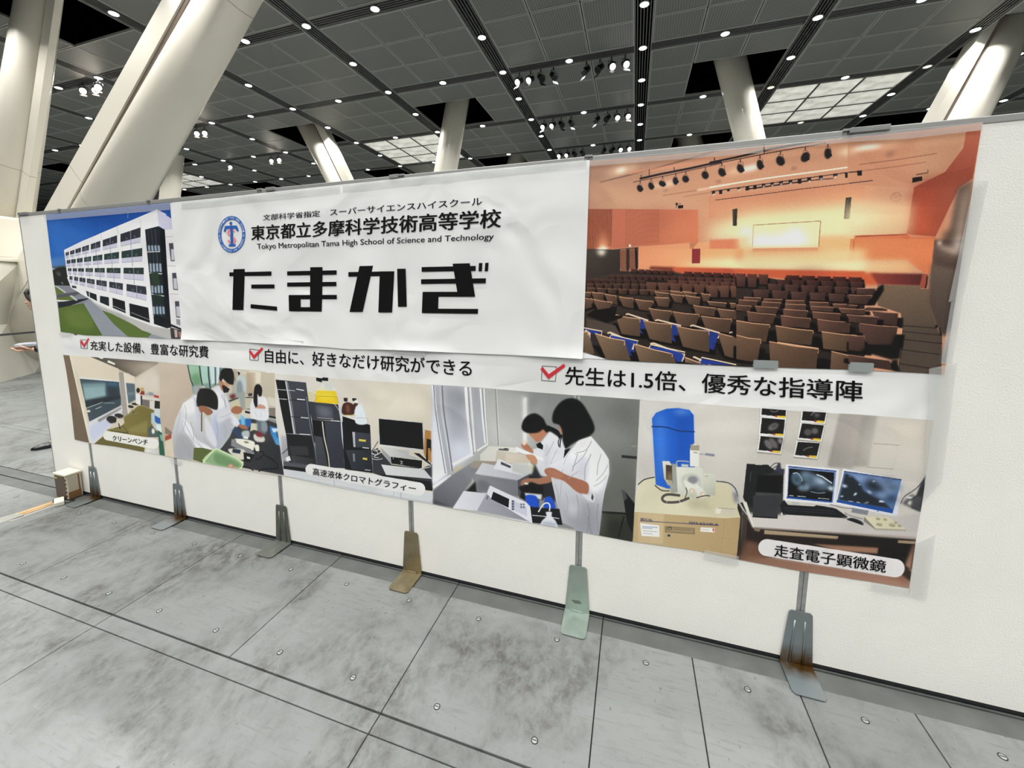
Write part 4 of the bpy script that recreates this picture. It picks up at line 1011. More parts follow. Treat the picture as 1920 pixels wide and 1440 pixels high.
PA.run('''v 1090 470 0.159744
s #1e40a8 0|360,985 640,1065 650,1100 600,1080 510,1050 350,1020
s #1e40a8 0|820,1120 1170,1200 1180,1290 1120,1300 1070,1210 830,1150
p #e6e7e8 1|15,1190 140,1225 320,1278 15,1265
l #e2c9ac 12|335,1020 350,985 670,1060 640,1110
l #e2c9ac 14|795,1140 815,1100 1215,1190 1180,1300
l #e2c9ac 14|1385,1300 1410,1250 1878,1350
p #1e40a8|1410,1265 1760,1340 1400,1330''')
V6 = (1380, 470, .159681)
PA.run('''v 1380 470 0.159681
g #3a2c26 #30251f 0|100,300 600,1300 0,420 100,260 480,340 1503,370 1503,1400 0,1370
g #e0c890 #dccf9c 8|500,60 500,230 -10,60 1510,100 1510,245 -10,215
g #e0b070 #e2c084 10|0,20 0,110 80,0 1510,-10 1510,110 80,120
s #e08a58 8|0,-10 70,20 70,90 0,110
s #dd8a5c 8 .8|200,-10 960,-10 930,20 220,30
p #d6582e 2|-10,215 1510,245 1510,375 -10,300
p #9c3c28 14 .8|700,235 1050,245 1040,290 720,280''')
for (x0, y0, x1, y1, n, h, c, rm) in ((585,290,1500,318,5,58,'#5c2a22','#5c2a22'),(0,268,395,282,3,120,'#62362c','#6e4032'),(480,340,1510,372,6,60,'#58302a','#643a30'),(370,390,1540,440,6,75,'#5c3830','#7a4c3c'),(0,310,260,325,2,110,'#5e382e','#6e4636'),(200,455,1520,525,6,90,'#5c3a32','#7a4c3c')):
    for k in range(n):
        t = k/n; u = (k+.84)/n; seat(PA.view(*V6) or PA, (x0+(x1-x0)*t, y0+(y1-y0)*t), (x0+(x1-x0)*u, y0+(y1-y0)*u), (x0+(x1-x0)*u-6, y0+(y1-y0)*u+h), (x0+(x1-x0)*t+8, y0+(y1-y0)*t+h), c, rm, 4)
seats(V6, ['90,545 290,555 290,600 80,590','320,565 540,572 530,610 310,600','580,580 800,585 810,630 570,620','860,600 1080,610 1100,660 860,640','1130,625 1390,630 1400,690 1140,670','30,575 250,590 240,650 20,630','300,600 525,612 510,670 290,650','575,625 815,635 815,695 565,690','870,650 1140,665 1130,720 870,700','1200,675 1510,690 1510,750 1230,735',
 '0,635 180,650 160,720 0,700','220,650 490,670 470,740 240,720','550,685 840,705 825,780 550,765','890,715 1220,740 1215,820 900,800','1290,750 1510,765 1510,850 1330,830','125,715 460,750 430,860 140,830','520,760 875,795 860,910 530,885','950,805 1330,840 1330,965 960,950','1430,850 1510,860 1510,980 1440,970'], '#684436', '#c98c66', 7)
seats(V6, ['0,820 395,870 350,1075 0,1000','460,880 905,940 880,1110 480,1060','1000,950 1500,1000 1480,1200 1020,1150','0,990 290,1040 250,1305 0,1270','385,1065 965,1150 935,1390 400,1370','1115,1180 1520,1260 1520,1400 1100,1390'], '#705038', '#d39a6c', 10)
PA.run('''l #d9a074 16|480,1075 965,1150
p #8d9593|205,1280 485,1290 485,1365 190,1355
p #8d9593|1320,1305 1520,1315 1520,1400 1305,1395''')
V7 = (1590, 450, .180587)
seats(V7, ['90,500 280,505 270,565 80,560','10,570 245,575 190,665 0,660','190,695 360,705 370,730 190,725','0,672 90,680 80,705 0,700','240,735 515,760 500,890 300,860','0,775 310,800 290,880 0,850','115,865 510,900 480,1095 180,1080','0,985 165,995 170,1155 0,1140','0,1190 425,1250 450,1350 0,1270'], '#5c3c32', '#b27a5c', 7)
PA.run('''v 1590 450 0.180587
p #15100f 1|300,500 360,460 365,520 270,680 190,675 220,620
p #15100f 1|520,820 560,815 560,910 520,910
p #12100f 2|480,985 560,985 530,1230 440,1240 130,1150 200,1090 440,1085
p #15100f 2|440,1250 510,1235 510,1370 460,1350
p #939c9a|20,1265 255,1275 240,1360 0,1355''')
# ------------------------------------------------------------------ print 3: the five laboratory photographs
PL = Print(-.30, 4.90, .36, 1.20, '#d8d2c6'); PL.curve = 1.10
PL.run('''v 110 650 0.152768
g #ddd3bf #cfc4b2 0|200,200 1500,900 60,90 1240,185 1700,200 1700,1440 60,1440
p #7d6b58|60,95 135,103 390,1180 200,1145 110,600
p #6b5a48 10 .5|120,700 300,800 380,1180 200,1145
p #e6dfd0|135,103 160,106 250,560 420,1180 380,1180
p #5e574d|385,120 1180,185 1240,200 950,370 720,265
g #6b6358 #cbbdab 16|700,200 1150,220 560,135 1240,190 1100,300 940,370
p #f2eddd|480,125 560,130 545,150 520,148
p #f2eddd|615,165 700,205 690,225 598,190
g #e3d9c6 #ddd2be 0|200,400 900,300 150,105 385,120 740,270 745,430 260,375 200,250
s #cdbfb0 20 .8|1180,200 1230,600 1400,1000 1700,1300 1700,250
s #d9d0c4 14|960,400 1180,260 1230,550 1000,500
p #d6d0c8|260,370 748,415 850,320 925,370 950,600 870,700 775,720 380,920
p #f3f1ec|255,372 745,420 745,432 262,392
p #41555f|262,392 745,432 770,715 383,918
p #7e9ba0 6|290,450 580,440 585,600 330,660
p #9bb6b8 5 .8|310,500 560,490 575,600 330,640
p #3f6688 6|600,440 720,440 725,490 620,480
p #2b3b44 8|600,490 745,500 760,640 620,620
p #1f2a31 3|330,665 760,590 768,640 560,690 340,740
p #3c4d57 3|345,740 770,640 770,715 383,918
l #b9c4c8 7|345,755 545,680
l #d8dcd8 6|455,765 530,735
l #b9c4c8 5|555,690 690,690
e #d8d4c4 1|372,790 24,16
p #a9a29a|742,315 800,312 862,880 792,860
p #e9e5dd|800,318 812,318 870,870 860,885
g #e6dcca #ddd2c0 0|800,400 950,400 800,315 935,368 940,450 830,440
p #5d6e78 2|830,445 938,455 948,650 862,700
p #8795a0 4 .7|850,560 945,560 945,580 860,600
p #dadade|380,920 775,725 790,780 600,1030 440,1185 385,1180 355,1000
s #c9cfe4 8 .9|400,980 560,900 700,900 560,1040 440,1150 400,1100
p #8e8a88 3|480,900 770,740 775,760 500,925
s #857a3f 2|870,870 1000,720 1180,790 1150,830 1100,1110 600,1030 760,980
g #8a7d3e #7a7038 3|700,1100 1100,800 800,870 980,730 1175,780 1140,850 1100,1110 840,1070
p #6d642f|440,1190 550,1100 1060,1240 1050,1310 700,1225
p #a49b63 6 .5|860,1000 1100,900 1080,1060 880,1050
e #15130f 1|655,895 64,46 8,0
l #b9b6b0 7|600,905 640,945 710,930 718,890
e #1c1a16 1|745,850 56,30 10,0
l #c2bfb8 5|700,855 750,880 800,862
l #2a2825 12|740,940 760,1010
l #2a2825 7|640,1030 860,1060
l #3a3835 6|690,1000 800,970 850,1050
e #1c1a18 1|890,735 36,16 10,0
e #1c1a18 1|940,703 40,14 5,0
l #4a4844 8|900,770 930,830
l #8e8c86 5|870,830 990,815
p #e8e6e8|950,575 1005,585 1015,715 955,700
p #24211f 1|1010,600 1030,600 1030,720 1012,715
p #d9d4cf|1030,600 1230,640 1225,665 1030,635
p #77706b|1030,645 1170,665 1170,770 1030,715
p #d9d4cf|1120,660 1180,668 1180,775 1120,755
e #1b1a20 1|980,535 22,30
p #8e3128 1|1020,540 1055,545 1058,590 1000,585
p #c9a95f 1|1005,505 1045,500 1050,545 1010,540
p #b9b4b4 2|1060,570 1150,560 1160,600 1060,595
p #b4343a 1|1170,590 1235,605 1230,632 1175,615
p #8e98a4 2|1110,555 1170,570 1165,600 1110,592
p #16181a|1185,660 1245,670 1265,765 1180,755
p #c8d6d8|1180,755 1265,765 1280,900 1290,1060 1200,1000
p #2c64ac 1|1160,830 1290,900 1280,950 1210,940 1160,890
p #b6cbd8 1|1140,810 1180,815 1190,960 1140,940
p #d9e9ea 1|1200,960 1290,960 1290,1070 1220,1020
p #54605e|1100,1000 1150,960 1230,1060 1240,1110 1100,1110
e #e3e3da 2|1165,1035 20,34
p #1f5d4c|1215,1020 1290,1070 1315,1340 1240,1325 1230,1120
p #7fae9d 2|1240,1080 1290,1075 1300,1170 1260,1150
g #e4e4e2 #c6c8c4 6|1060,1270 1240,1300 1090,1240 1230,1260 1240,1330 1060,1300
p #a7a29a 2|1300,980 1390,1030 1390,1060 1300,1090
p #b0482e 2|1310,1110 1390,1070 1390,1120 1310,1150
k #ebe9e2|608,1092 1172,1190 57,63
''')
PL.run('''v 310 670 0.159722
g #cfc1b0 #bdae9d 0|0,100 300,800 -60,60 265,85 330,440 330,800 90,1000 60,1170 0,1160 -60,700
p #d9cdb9|0,960 90,880 110,1170 0,1155
p #8b7a6a 2|0,810 85,880 80,900 0,900
p #a3503a 2|0,930 75,890 75,950 0,980
p #c9c9bd|310,440 360,430 900,400 900,900 500,1100 300,1100
p #8aa39a|265,85 690,115 640,330 600,330 520,380 440,330 330,430
g #a9cdb4 #8fb48e 3|300,100 400,400 275,90 400,98 420,330 340,300 300,200
s #6f9a72 8 .8|310,220 400,200 420,320 350,330
g #b8d6cf #b0cfbe 3|420,100 500,300 415,98 500,102 520,300 440,310
p #cfe0e0 2|520,105 580,108 590,300 545,320
p #d9e4e4 2|605,110 645,112 630,300 605,310
l #1d2a33 10|265,88 300,260 335,340
l #1d2a33 12|405,96 418,220 440,330
l #1d2a33 13|508,102 512,220 532,370
l #3a4d5c 10|588,108 592,330
l #2b4f7c 9|648,114 645,180
p #a9acae 3|330,330 440,325 420,440 340,430
p #ccc3b2|790,135 1285,180 1305,470 1290,620 940,620 800,560 740,520
p #b8ae9c 4|800,140 850,145 870,560 780,560
l #5a5b55 6|775,130 830,280
p #d3cdbf|840,150 960,165 960,200 860,190
p #1c1c1c|850,165 885,180 865,220
p #e2dccb|1060,180 1125,185 1120,300 1060,300
l #e9e4d6 10|990,165 1120,175
l #f2eee2 8|1180,172 1280,180
g #b8a890 #cdbfaa 4|1000,300 1060,300 955,185 1055,180 1055,420 950,440
p #c9c0ae 3|1130,190 1285,190 1300,440 1150,420
s #c3ccce 3|850,230 940,240 945,420 830,430
s #8f9a9c 4|840,300 900,290 920,500 850,480
p #a3a9a6 3|740,430 940,400 940,620 790,600
s #7a2b2b 4|760,460 800,430 830,450 800,490
l #3a3d3c 16|750,515 860,475
p #d0cbb0 2|760,530 870,480 890,600 790,640
l #141416 10|945,470 1040,470
e #17181c 2|990,440 12,18
e #17181c 2|1012,436 12,18
p #c6bda6 2|1160,420 1285,450 1300,590 1220,580
p #d9d5c9 3|1200,460 1290,480 1300,580 1220,560
p #8a7f76|945,600 1310,590 1315,700 1200,690
p #18181c|940,625 1315,700 1320,725 1200,700 940,650
p #9c9a96 2|1200,700 1330,740 1330,790 1190,760
p #3b3d40|790,860 830,800 960,720 1190,730 1340,790 1395,1380 900,1290 840,1200 640,1090 760,940
g #3d3f43 #2c2d31 8|900,900 1250,1300 800,880 1200,760 1340,800 1385,1370 900,1280 700,1040
s #5a4a4a 8 .5|1040,860 1200,800 1250,950 1100,1000
l #2a5ea8 70 .35 8|800,830 960,1000
s #2a6db4 3|860,740 1000,720 1010,800 950,830 880,790
s #7ec0e0 3|890,690 930,700 940,800 895,790
p #d8d2bd 1|1010,770 1088,775 1085,860 1040,850 1000,870
s #b4c6cc 3 .7|1130,760 1190,760 1200,860 1140,860
s #8a9aa4 4 .6|1080,720 1180,740 1180,900 1080,860
g #2f7cc0 #5aa3d8 2|1230,800 1340,1000 1225,800 1330,830 1360,1040 1300,1020 1240,890
p #cfe2ec 1|1250,830 1330,835 1330,880 1270,880
p #3c6c92 2|1300,870 1345,870 1355,940 1310,940
s #d9d5ce 2|1045,900 1160,930 1160,990 1060,980
s #7e3038 3|1065,890 1100,870 1150,900 1140,935 1080,925
s #b9c3c6 3|905,870 985,860 985,940 910,930
p #f0ece4 1|925,925 975,930 975,960 915,950
p #d6d2c6|830,950 1045,990 1040,1090 1010,1090 790,1010 785,975
s #eee9dc 1|850,955 1040,985 1040,1070 1000,1085 850,1020
l #3a362e 12 .8 1|860,1025 1010,1085
e #6f6756 2|955,995 30,9 10,0
s #e9e4d8 1|1050,1030 1100,1030 1105,1110 1080,1110 1060,1080
p #8b8d90|780,960 830,960 840,1000 1045,1110 1045,1140 960,1120 775,1035
s #d9d5c6 1|755,1070 930,1085 930,1190 860,1190 760,1120
p #26334a 1|795,1070 890,1085 880,1130 790,1115
p #0f0f12|920,1110 1050,1140 1000,1230 930,1220
p #e6e6e4 1|960,1160 1000,1170 1000,1195 960,1185
c #101013 13|1050,1110 1160,1110 1120,1180 1060,1195
c #101013 15|1160,1140 1290,1220 1320,1300 1150,1310 1100,1340
c #101013 12|910,1275 980,1290 1040,1330
g #dcdee6 #b9bcc6 0|560,600 720,900 560,380 640,330 700,420 760,560 790,700 880,790 840,820 790,780 770,900 640,1090 560,1080 540,700
s #b3bcdc 12 .6|560,680 620,700 640,900 600,1000 560,850
s #f0f0f4 6 .7|600,400 660,440 700,560 640,600 580,560
s #d7d8de 2|610,740 630,650 720,610 790,610 800,660 740,720 650,760
s #e2e3e8 3|780,670 850,720 880,790 820,800 760,740
l #9ea0aa 6 .7 2|690,430 715,580
s #b9bac4 6 .7|640,800 780,700 770,860 700,950
s #b9876a 1|640,240 690,300 720,390 680,400 640,330
s #ae7456 1|775,610 830,570 900,590 900,640 850,665 790,650
s #ae7456 1|860,790 950,800 970,840 900,835
s #151313 2|640,220 670,140 760,120 805,180 808,280 790,322 730,300 680,250 660,280 640,260
s #c79a7c 1|690,290 760,320 750,350 700,340
p #17181a 1|668,330 690,325 760,370 740,410 690,415
l #d9d6d0 5|735,345 780,320
g #e4e5ea #b4b5b8 0|200,500 250,1100 120,740 210,540 370,435 440,640 430,860 560,1010 540,1120 380,1100 330,1205 110,1180 80,900
s #f2f3f6 10 .8|220,560 340,480 370,600 260,660
s #c4c6cf 5 .6|330,450 420,640 430,880 380,760
s #e6e7ec 3|210,720 300,800 370,960 540,1060 520,1130 440,1100 350,1040 250,900
l #9b9ca4 7 .6 3|215,740 330,960 430,1060
l #8f9098 6 .6 3|250,900 330,1000
s #dadbe2 3|470,690 560,840 605,980 600,1050 560,1030 480,900
l #55443f 14 .9|430,640 430,870
s #a4a5a8 10 .6|150,900 330,980 320,1190 130,1180
s #141212 2|370,560 380,430 430,365 540,375 610,450 622,560 600,615 500,580 430,570 400,580
s #9c6a4e 1|395,580 450,570 540,610 560,650 500,680 450,640 420,650
l #141212 8|400,370 550,385
p #5f6b38|340,1060 440,1060 560,1090 450,1240 330,1200
s #c7d9b0 1|445,1240 570,1080 640,1080 900,1210 915,1250 880,1320 860,1310
s #93b087 4|470,1230 585,1100 640,1105 880,1230 850,1300
s #6f9366 5 .8|600,1120 860,1240 840,1290 600,1240
c #d3e6bc 12|445,1240 575,1085 640,1085 905,1225 875,1315
e #e8a090 2|770,1275 26,24
e #e8a090 2|822,1300 20,14
s #e4e6ee 2|1000,570 1040,470 1110,460 1180,480 1215,600 1200,740 1020,710
s #c99a86 1|1050,590 1110,550 1160,560 1180,600 1110,600
s #121214 1|1040,440 1055,340 1100,315 1138,360 1135,440 1110,460 1085,430 1085,560 1060,580 1040,520
s #f2f3f6 4 .7|1110,470 1190,480 1190,560 1110,540
l #d9dade 9|1080,600 1190,630
''')
PL.run('''v 510 690 0.180548
g #dcd9d2 #d3ccbd 0|100,200 1600,400 30,40 1720,150 1720,1290 130,1130 40,500
s #e6dfcf 60 .8|1000,200 1600,300 1600,500 1000,450
g #b9bbc0 #9fa1a8 6|100,700 150,900 95,700 180,705 200,980 105,960
p #2a2b2e|40,120 355,150 440,750 470,1010 180,990 150,700 90,400
g #17181b #101114 0|60,130 200,700 45,122 132,130 235,690 170,770 150,680 80,330
g #4a4d55 #3b3e47 0|200,150 400,600 165,135 355,152 415,690 240,680 180,330
c #c9ccd0 16|145,135 180,330 235,690 262,805
c #8f949b 8|160,135 200,330 248,690
l #c4c8cc 7|60,222 240,235
l #e6e8ea 10|255,218 335,232
l #151619 6|180,330 380,345
l #e6e8ea 10|262,322 345,330
l #d0d4d8 7|75,318 160,325
l #151619 6|110,495 400,522
l #e6e8ea 8|300,512 385,520
l #c0c4c8 6|150,680 420,695
l #e6e8ea 8|290,684 400,692
p #1c1d20|165,770 150,680 420,700 445,990 410,1010 200,900
p #37393d|180,805 370,815 385,905 210,905
g #434549 #2c2d31 0|200,900 450,1000 205,905 440,940 460,1030 215,1000
c #6d7482 12|360,300 400,600 450,850 470,1000
g #d9cf9c #d3cdb8 0|380,250 460,340 380,240 460,270 460,345 380,345
l #8c887c 5|390,275 470,285
p #3a3d45|372,345 690,378 715,550 415,535
p #4b4e57|450,385 625,405 640,530 470,512
s #7d838e 12 .7|480,400 600,420 610,500 500,490
l #e6e8ea 8|610,545 700,552
l #b4b8be 5|470,515 640,528
p #16171a|415,535 750,560 770,1040 560,1030 440,760
g #3f434d #343842 0|560,550 720,1000 550,555 715,560 765,1040 590,1030
g #4a4d55 #3f424a 0|440,700 560,1000 440,700 520,715 585,1030 470,1010
p #0f1013|420,540 510,545 520,715 440,700
c #dcd9c8 12|525,555 545,720 585,900 600,1030
c #1b1c1f 5|533,555 553,720 592,900 606,1030
c #b9c4d2 14|712,400 725,600 745,800 765,900
c #d3dae2 7|720,560 735,760 780,960 815,1050
s #8fa3b5 4|760,930 810,980 825,1055 770,1045
p #131417|735,500 1020,590 1030,850 1048,1090 760,1050 740,760
g #464a54 #3a3e48 0|840,660 1030,800 835,660 1025,680 1030,830 850,820
p #b7bcc2|835,662 862,664 868,820 848,818
p #d8cb57|905,735 978,745 975,765 903,757
l #d9dce0 10|942,825 1010,832
g #3a3e47 #262930 0|760,860 1040,1080 765,850 1035,850 1048,1075 830,1050
p #7f858d|840,885 862,888 866,970 845,968
p #d8cb57|945,928 992,935 990,955 943,948
l #c9ccd0 8|965,1055 1025,1062
s #dfe0d6 1|525,160 600,140 630,190 660,240 470,235 500,200
p #15161a|460,98 525,108 528,95 585,100 585,135 520,130 520,150 462,132
p #edc61e|465,235 665,240 690,375 450,355
s #f6d84a 8 .8|480,240 640,250 640,330 490,320
s #d3d6d2 4|540,160 620,150 630,230 560,210
l #b99a1e 5|445,350 480,290 680,300 690,370
l #d8dad6 6|390,275 450,280
l #ece9e0 6 .8|640,360 700,440 720,540
p #3b2320|745,308 788,310 785,350 750,345
p #1a1a1c|835,312 880,315 880,342 838,340
s #4a2a20 1|735,385 780,355 835,370 850,400 850,480 735,478
s #8a5a44 4 .8|770,390 800,380 810,450 780,460
s #4a2a20 1|845,380 880,360 895,390 860,440
p #e6eaee 1|860,330 890,330 895,360 865,365
s #dde4ec 1|865,420 905,375 935,385 975,500 985,580 870,570
l #c9c08e 9|730,490 870,492
l #9aa09a 4|870,515 995,520 1000,580
c #dde0dc 5|780,490 850,530 960,560
g #d6d7d8 #c4c6c8 0|1100,520 1590,860 1103,517 1570,565 1592,850 1112,802
p #101012|1110,525 1562,570 1575,845 1122,790
g #dededc #c9c9c8 0|1110,800 1590,900 1112,795 1590,850 1590,868 1115,812
p #b9bcbe 2|1230,840 1430,860 1420,905 1280,890
g #d6d6d4 #b4b5b6 0|1150,850 1500,950 1140,820 1230,830 1560,950 1240,920
p #a3a5a8|1130,825 1235,925 1235,1000 1150,880
p #111114|1235,920 1560,960 1555,1040 1240,990
c #d6d6d6 6|1330,965 1355,970 1345,985 1360,995 1335,990
l #d6d6d6 5|1260,925 1262,945
p #b4824a|1590,640 1655,655 1660,990 1590,920 1575,880
p #16161a|1608,730 1655,745 1655,880 1640,830 1620,830 1622,960 1600,960
p #3a3b40|1040,850 1100,830 1240,1000 1560,1040 1660,1000 1665,1180 1050,1090
p #232428 2|1660,1000 1720,1010 1720,1130 1662,1120
g #dedfe0 #cdced0 0|1130,1000 1600,1150 1135,1000 1580,1050 1665,1150 1185,1108
c #d9dad8 7|1030,830 1080,860 1130,820
c #e2e3e2 8|1035,880 1080,900 1140,870
c #cfd0ce 7|1040,940 1090,950 1150,940
c #e4e5e4 6|1040,800 1100,880 1060,920 1110,930
c #3c3d40 7|1045,850 1105,760
c #e6e7e8 7|1510,905 1650,1015 1530,1045
p #1c1d21|1470,880 1530,885 1650,990 1655,1010
p #54575e 2|120,960 200,980 450,1010 450,1060 120,1010
p #16161a|120,1010 360,1040 355,1085 120,1045
p #e8e8ea|145,930 185,910 200,960 150,965
l #16161a 7|105,890 180,825
p #d3d6d8|120,1045 460,1095 1600,1290 1680,1290 1680,1420 900,1300 130,1130
p #1b1b1f|1050,1090 1668,1180 1668,1275 1590,1265
l #9aa0a2 4|140,1120 640,1215 1340,1345 1680,1400
l #8c9092 4|648,1165 650,1230
l #8c9092 4|1340,1290 1342,1350
l #b9bcbe 9 .7|1265,1280 1262,1340
k #e3e3e2|406,1051 1524,1255 57,69
''')
PL.run('''v 800 710 0.201389
g #b3b4b2 #8f9190 0|550,300 1000,300 40,50 2000,200 2000,1500 60,1200
g #c6c6c4 #a9aaa7 20|560,600 1000,100 545,90 1043,130 1043,700 560,620
s #d3d3d0 40 .6|600,400 900,450 880,600 600,600
s #dcdcda 6|890,200 905,170 940,200 930,560 900,600
s #7a7b7a 16 .5|945,180 1040,140 1000,260 950,330
l #8a8b8a 7|640,95 655,400 668,620
l #d9d9d8 6 .7|652,95 668,400 680,620
g #c4c6ce #dde0ea 6|100,100 300,800 55,55 380,75 440,700 260,830 60,1010
g #9fa1a8 #b8bac4 16|200,100 350,600 165,65 350,75 400,640 230,820 200,500
s #dfe4f0 20 .8|230,600 390,600 390,690 250,800
s #8a8d94 14 .6|290,140 370,150 350,260 300,240
g #d5d7df #e9ebf3 4|60,200 120,900 40,60 62,60 110,400 180,880 60,980
l #e9eaee 16|52,60 90,300
c #b3b4ba 34|100,65 115,300 165,600 215,900
c #83858c 14|145,65 160,300 205,600 240,860
c #5d5f66 6|65,60 90,350 175,880
c #f0f1f5 30|365,75 385,350 425,690
c #8c8e94 8|385,80 405,400 440,700
c #e4e5ea 18|405,80 430,400 450,680
g #a3a5ac #b6b9c2 8|430,100 500,500 430,80 495,88 545,600 475,650
c #f0f1f5 16|500,90 520,350 545,600
c #85878c 6|520,92 540,400 565,600
c #e4e5e8 12|532,92 550,400 568,600
l #e9eaed 26|60,1010 230,900
l #f0f0f2 26|240,800 430,700
l #e9eaed 16|470,670 570,605
p #c9c0a8 3|255,830 330,795 330,830 260,880
g #8e9096 #6a6b72 2|300,800 200,1150 62,1040 230,900 440,770 420,950 240,1200 62,1160
p #4a4b50 4 .8|62,1120 240,1190 60,1170
g #d9d7d0 #e3e1da 0|500,650 900,700 497,705 580,625 830,640 850,690 640,770 500,760
p #cfc6b6|650,670 850,690 960,720 970,800 870,790 640,760
p #6a6b6c|670,650 768,648 760,672 668,665
p #2c2d2f|722,645 750,645 748,655 722,655
p #a49a8e|400,820 440,762 660,768 660,790 500,830
p #8b8c90|405,825 500,830 450,960 410,900
p #1b1c1a 3|370,1040 460,950 520,1060 360,1050
g #d2d3d8 #bfc0c8 0|450,880 850,900 450,885 520,780 960,880 840,945 700,920
g #8e9096 #7a7c84 2|460,900 850,1050 450,888 845,945 850,1095 465,1050
s #6b6d75 6 .7|480,950 570,960 580,1040 480,1040
p #5a5b60|845,945 970,880 960,1000 850,1095
p #e3e4e8|622,835 668,742 910,850 900,900
p #4c4f58|692,770 785,812 780,832 690,795
s #e9e9ea 2|790,790 970,790 1000,870 900,860
p #17171a 2|960,900 1043,880 1043,1320 985,1320 950,1150 860,1100
g #e0e1e8 #cfd0d8 0|250,1180 550,1050 245,1205 345,1043 560,1065 480,1230
g #a9aab4 #8f9099 0|500,1100 900,1300 470,1225 560,1060 580,1000 970,1320
p #dfe0e8|560,1070 590,992 960,1165 990,1340 940,1320 600,1110
p #14171f|620,1050 768,1118 762,1200 600,1118
p #6d6e74|565,1085 580,1085 565,1125 555,1120
p #c9cbd8|790,1125 930,1190 935,1280 785,1215
p #d9dae2|245,1205 990,1335 990,1345 245,1225
''')
for k in range(4):
    PL.run('e #3e4150 1|%d,%d 11,9\ne #5d6070 1|%d,%d 9,8' % (803, 1140+k*24, 880+(k % 2)*24, 1168+(k//2)*26))
PL.run('''v 960 730 0.201389
g #8b8d89 #6a6b66 0|750,200 1150,900 600,50 1195,92 1120,1420 800,1400 700,500
s #9a9c98 30 .7|740,380 1100,400 1100,560 760,560
s #5e605c 30 .5|900,100 1190,100 1150,350 950,300
p #a9aaa8|575,55 632,60 632,110 575,90
l #6a6b6a 8|602,58 604,100
p #3a3f33|840,1150 1140,1160 1120,1420 810,1360
l #1c1d1b 20|835,1140 1060,1155
s #2f332b 10|900,1220 1120,1250 1110,1410 900,1370
p #141517|1020,930 1060,960 1140,1060 1120,1340 1070,1240 1040,1040
p #4c4f52|1018,930 1050,945 1072,1010 1040,1040
l #101112 12|1040,1180 985,1390
l #2e2f2f 26|1020,622 1160,635
l #b4b6b4 10 .5|1110,530 1160,525
p #e9e9e6 2|105,80 140,75 135,480 105,490
s #7d7e7d 16 .5|150,80 260,70 200,200 150,250
g #e2e3e8 #c9cad2 2|300,500 300,900 270,490 350,385 430,440 520,480 520,900 400,960 300,880 220,700 190,560 230,545
s #c9cad0 5 .7|300,560 340,520 350,700 300,720
p #17181c|225,510 262,490 290,520 285,560 235,540
s #bd8668 1|160,405 260,360 330,380 300,440 240,490 190,450
s #b27a60 1|85,510 130,500 190,560 190,590 110,555
s #ecd9c4 1|95,500 140,470 120,520
s #111113 2|90,340 110,280 160,235 225,225 290,270 330,340 430,400 440,440 360,390 320,400 290,370 240,400 150,405 100,380
c #111113 26|330,345 420,390 445,450
p #e9eaee|35,530 290,640 290,665 170,620 35,575
s #c39474 1|125,610 200,610 235,660 220,700 160,660
g #d9cfc2 #c9bfb0 2|0,600 150,690 -60,590 130,620 150,690 -60,690
p #c9cac8 3|0,690 150,690 200,770 110,800 0,760
p #cfc8aa 2|160,700 205,710 215,760 180,750
p #2b2c30 3|210,700 260,800 420,860 400,1050 280,1000 180,820
s #a87a62 1|90,850 150,825 250,825 350,800 365,860 240,885 160,895 90,895
p #131316 2|60,910 180,860 290,900 290,1030 115,1000
p #ece9e2 1|115,865 152,868 150,885 115,882
p #d9dadb 2|115,960 280,975 275,1025 130,1000
g #ebecf1 #a9abb2 0|550,500 620,1350 470,650 560,540 620,470 735,435 850,570 900,650 905,780 860,960 840,1080 810,1358 620,1330 560,1280 470,1240 420,1080 370,860 350,700
s #f6f6f9 12 .9|560,560 700,470 760,520 720,640 600,700
s #f2f3f7 8 .9|740,600 850,600 890,740 850,900 770,960 700,880
s #c6c8d0 10 .6|600,620 700,620 690,800 620,780
l #9fa1a9 10 .7 3|735,600 680,720 675,850
l #aeb0b8 7 .7 2|470,740 440,1100 470,1240
l #8b8d96 7 .8 1|585,600 610,600 560,760
s #93959e 18 .6|500,1080 800,1060 800,1340 560,1280
s #d9dae2 12 .7|520,1060 620,1060 600,1180 530,1160
l #7f818a 8 .6 3|705,1180 740,1350
p #141417|490,560 545,545 480,640
s #a8715a 1|305,745 380,730 520,800 690,860 715,930 690,975 600,950 480,850 330,800
s #b58068 3 .8|320,750 400,750 480,800 400,830
s #d9dade 2|650,970 710,980 760,960 765,1045 700,1030
p #4a4c52|745,965 760,1000 750,1035 735,1010
s #bb8a72 1|440,330 480,330 480,400 450,400
s #0f0f11 2|375,260 395,190 450,120 520,85 600,90 660,140 710,220 755,310 765,380 720,430 620,470 540,520 500,550 470,470 470,400 440,330 385,310
c #0f0f11 10|465,420 450,480 445,540
c #0f0f11 9|480,420 500,480 500,550
c #0f0f11 8|460,420 432,480 435,530
s #2257c8 1|130,985 210,985 240,1020 250,1090 180,1090 130,1040
s #2257c8 1|310,1010 350,995 380,1020 400,1110 300,1105
p #1a1b1f|170,1095 440,1110 470,1260 190,1240
c #c9ccd0 8|190,1170 300,1180 440,1200
c #e6e8ec 12|245,1140 290,1070 330,1055 352,1080 348,1130
s #dfe2e8 1|315,1140 370,1140 370,1180 410,1230 415,1290 275,1270 280,1220 320,1180
s #b9bfca 4|290,1230 400,1240 400,1285 285,1265
l #8e9196 10|430,1265 560,1295
''')
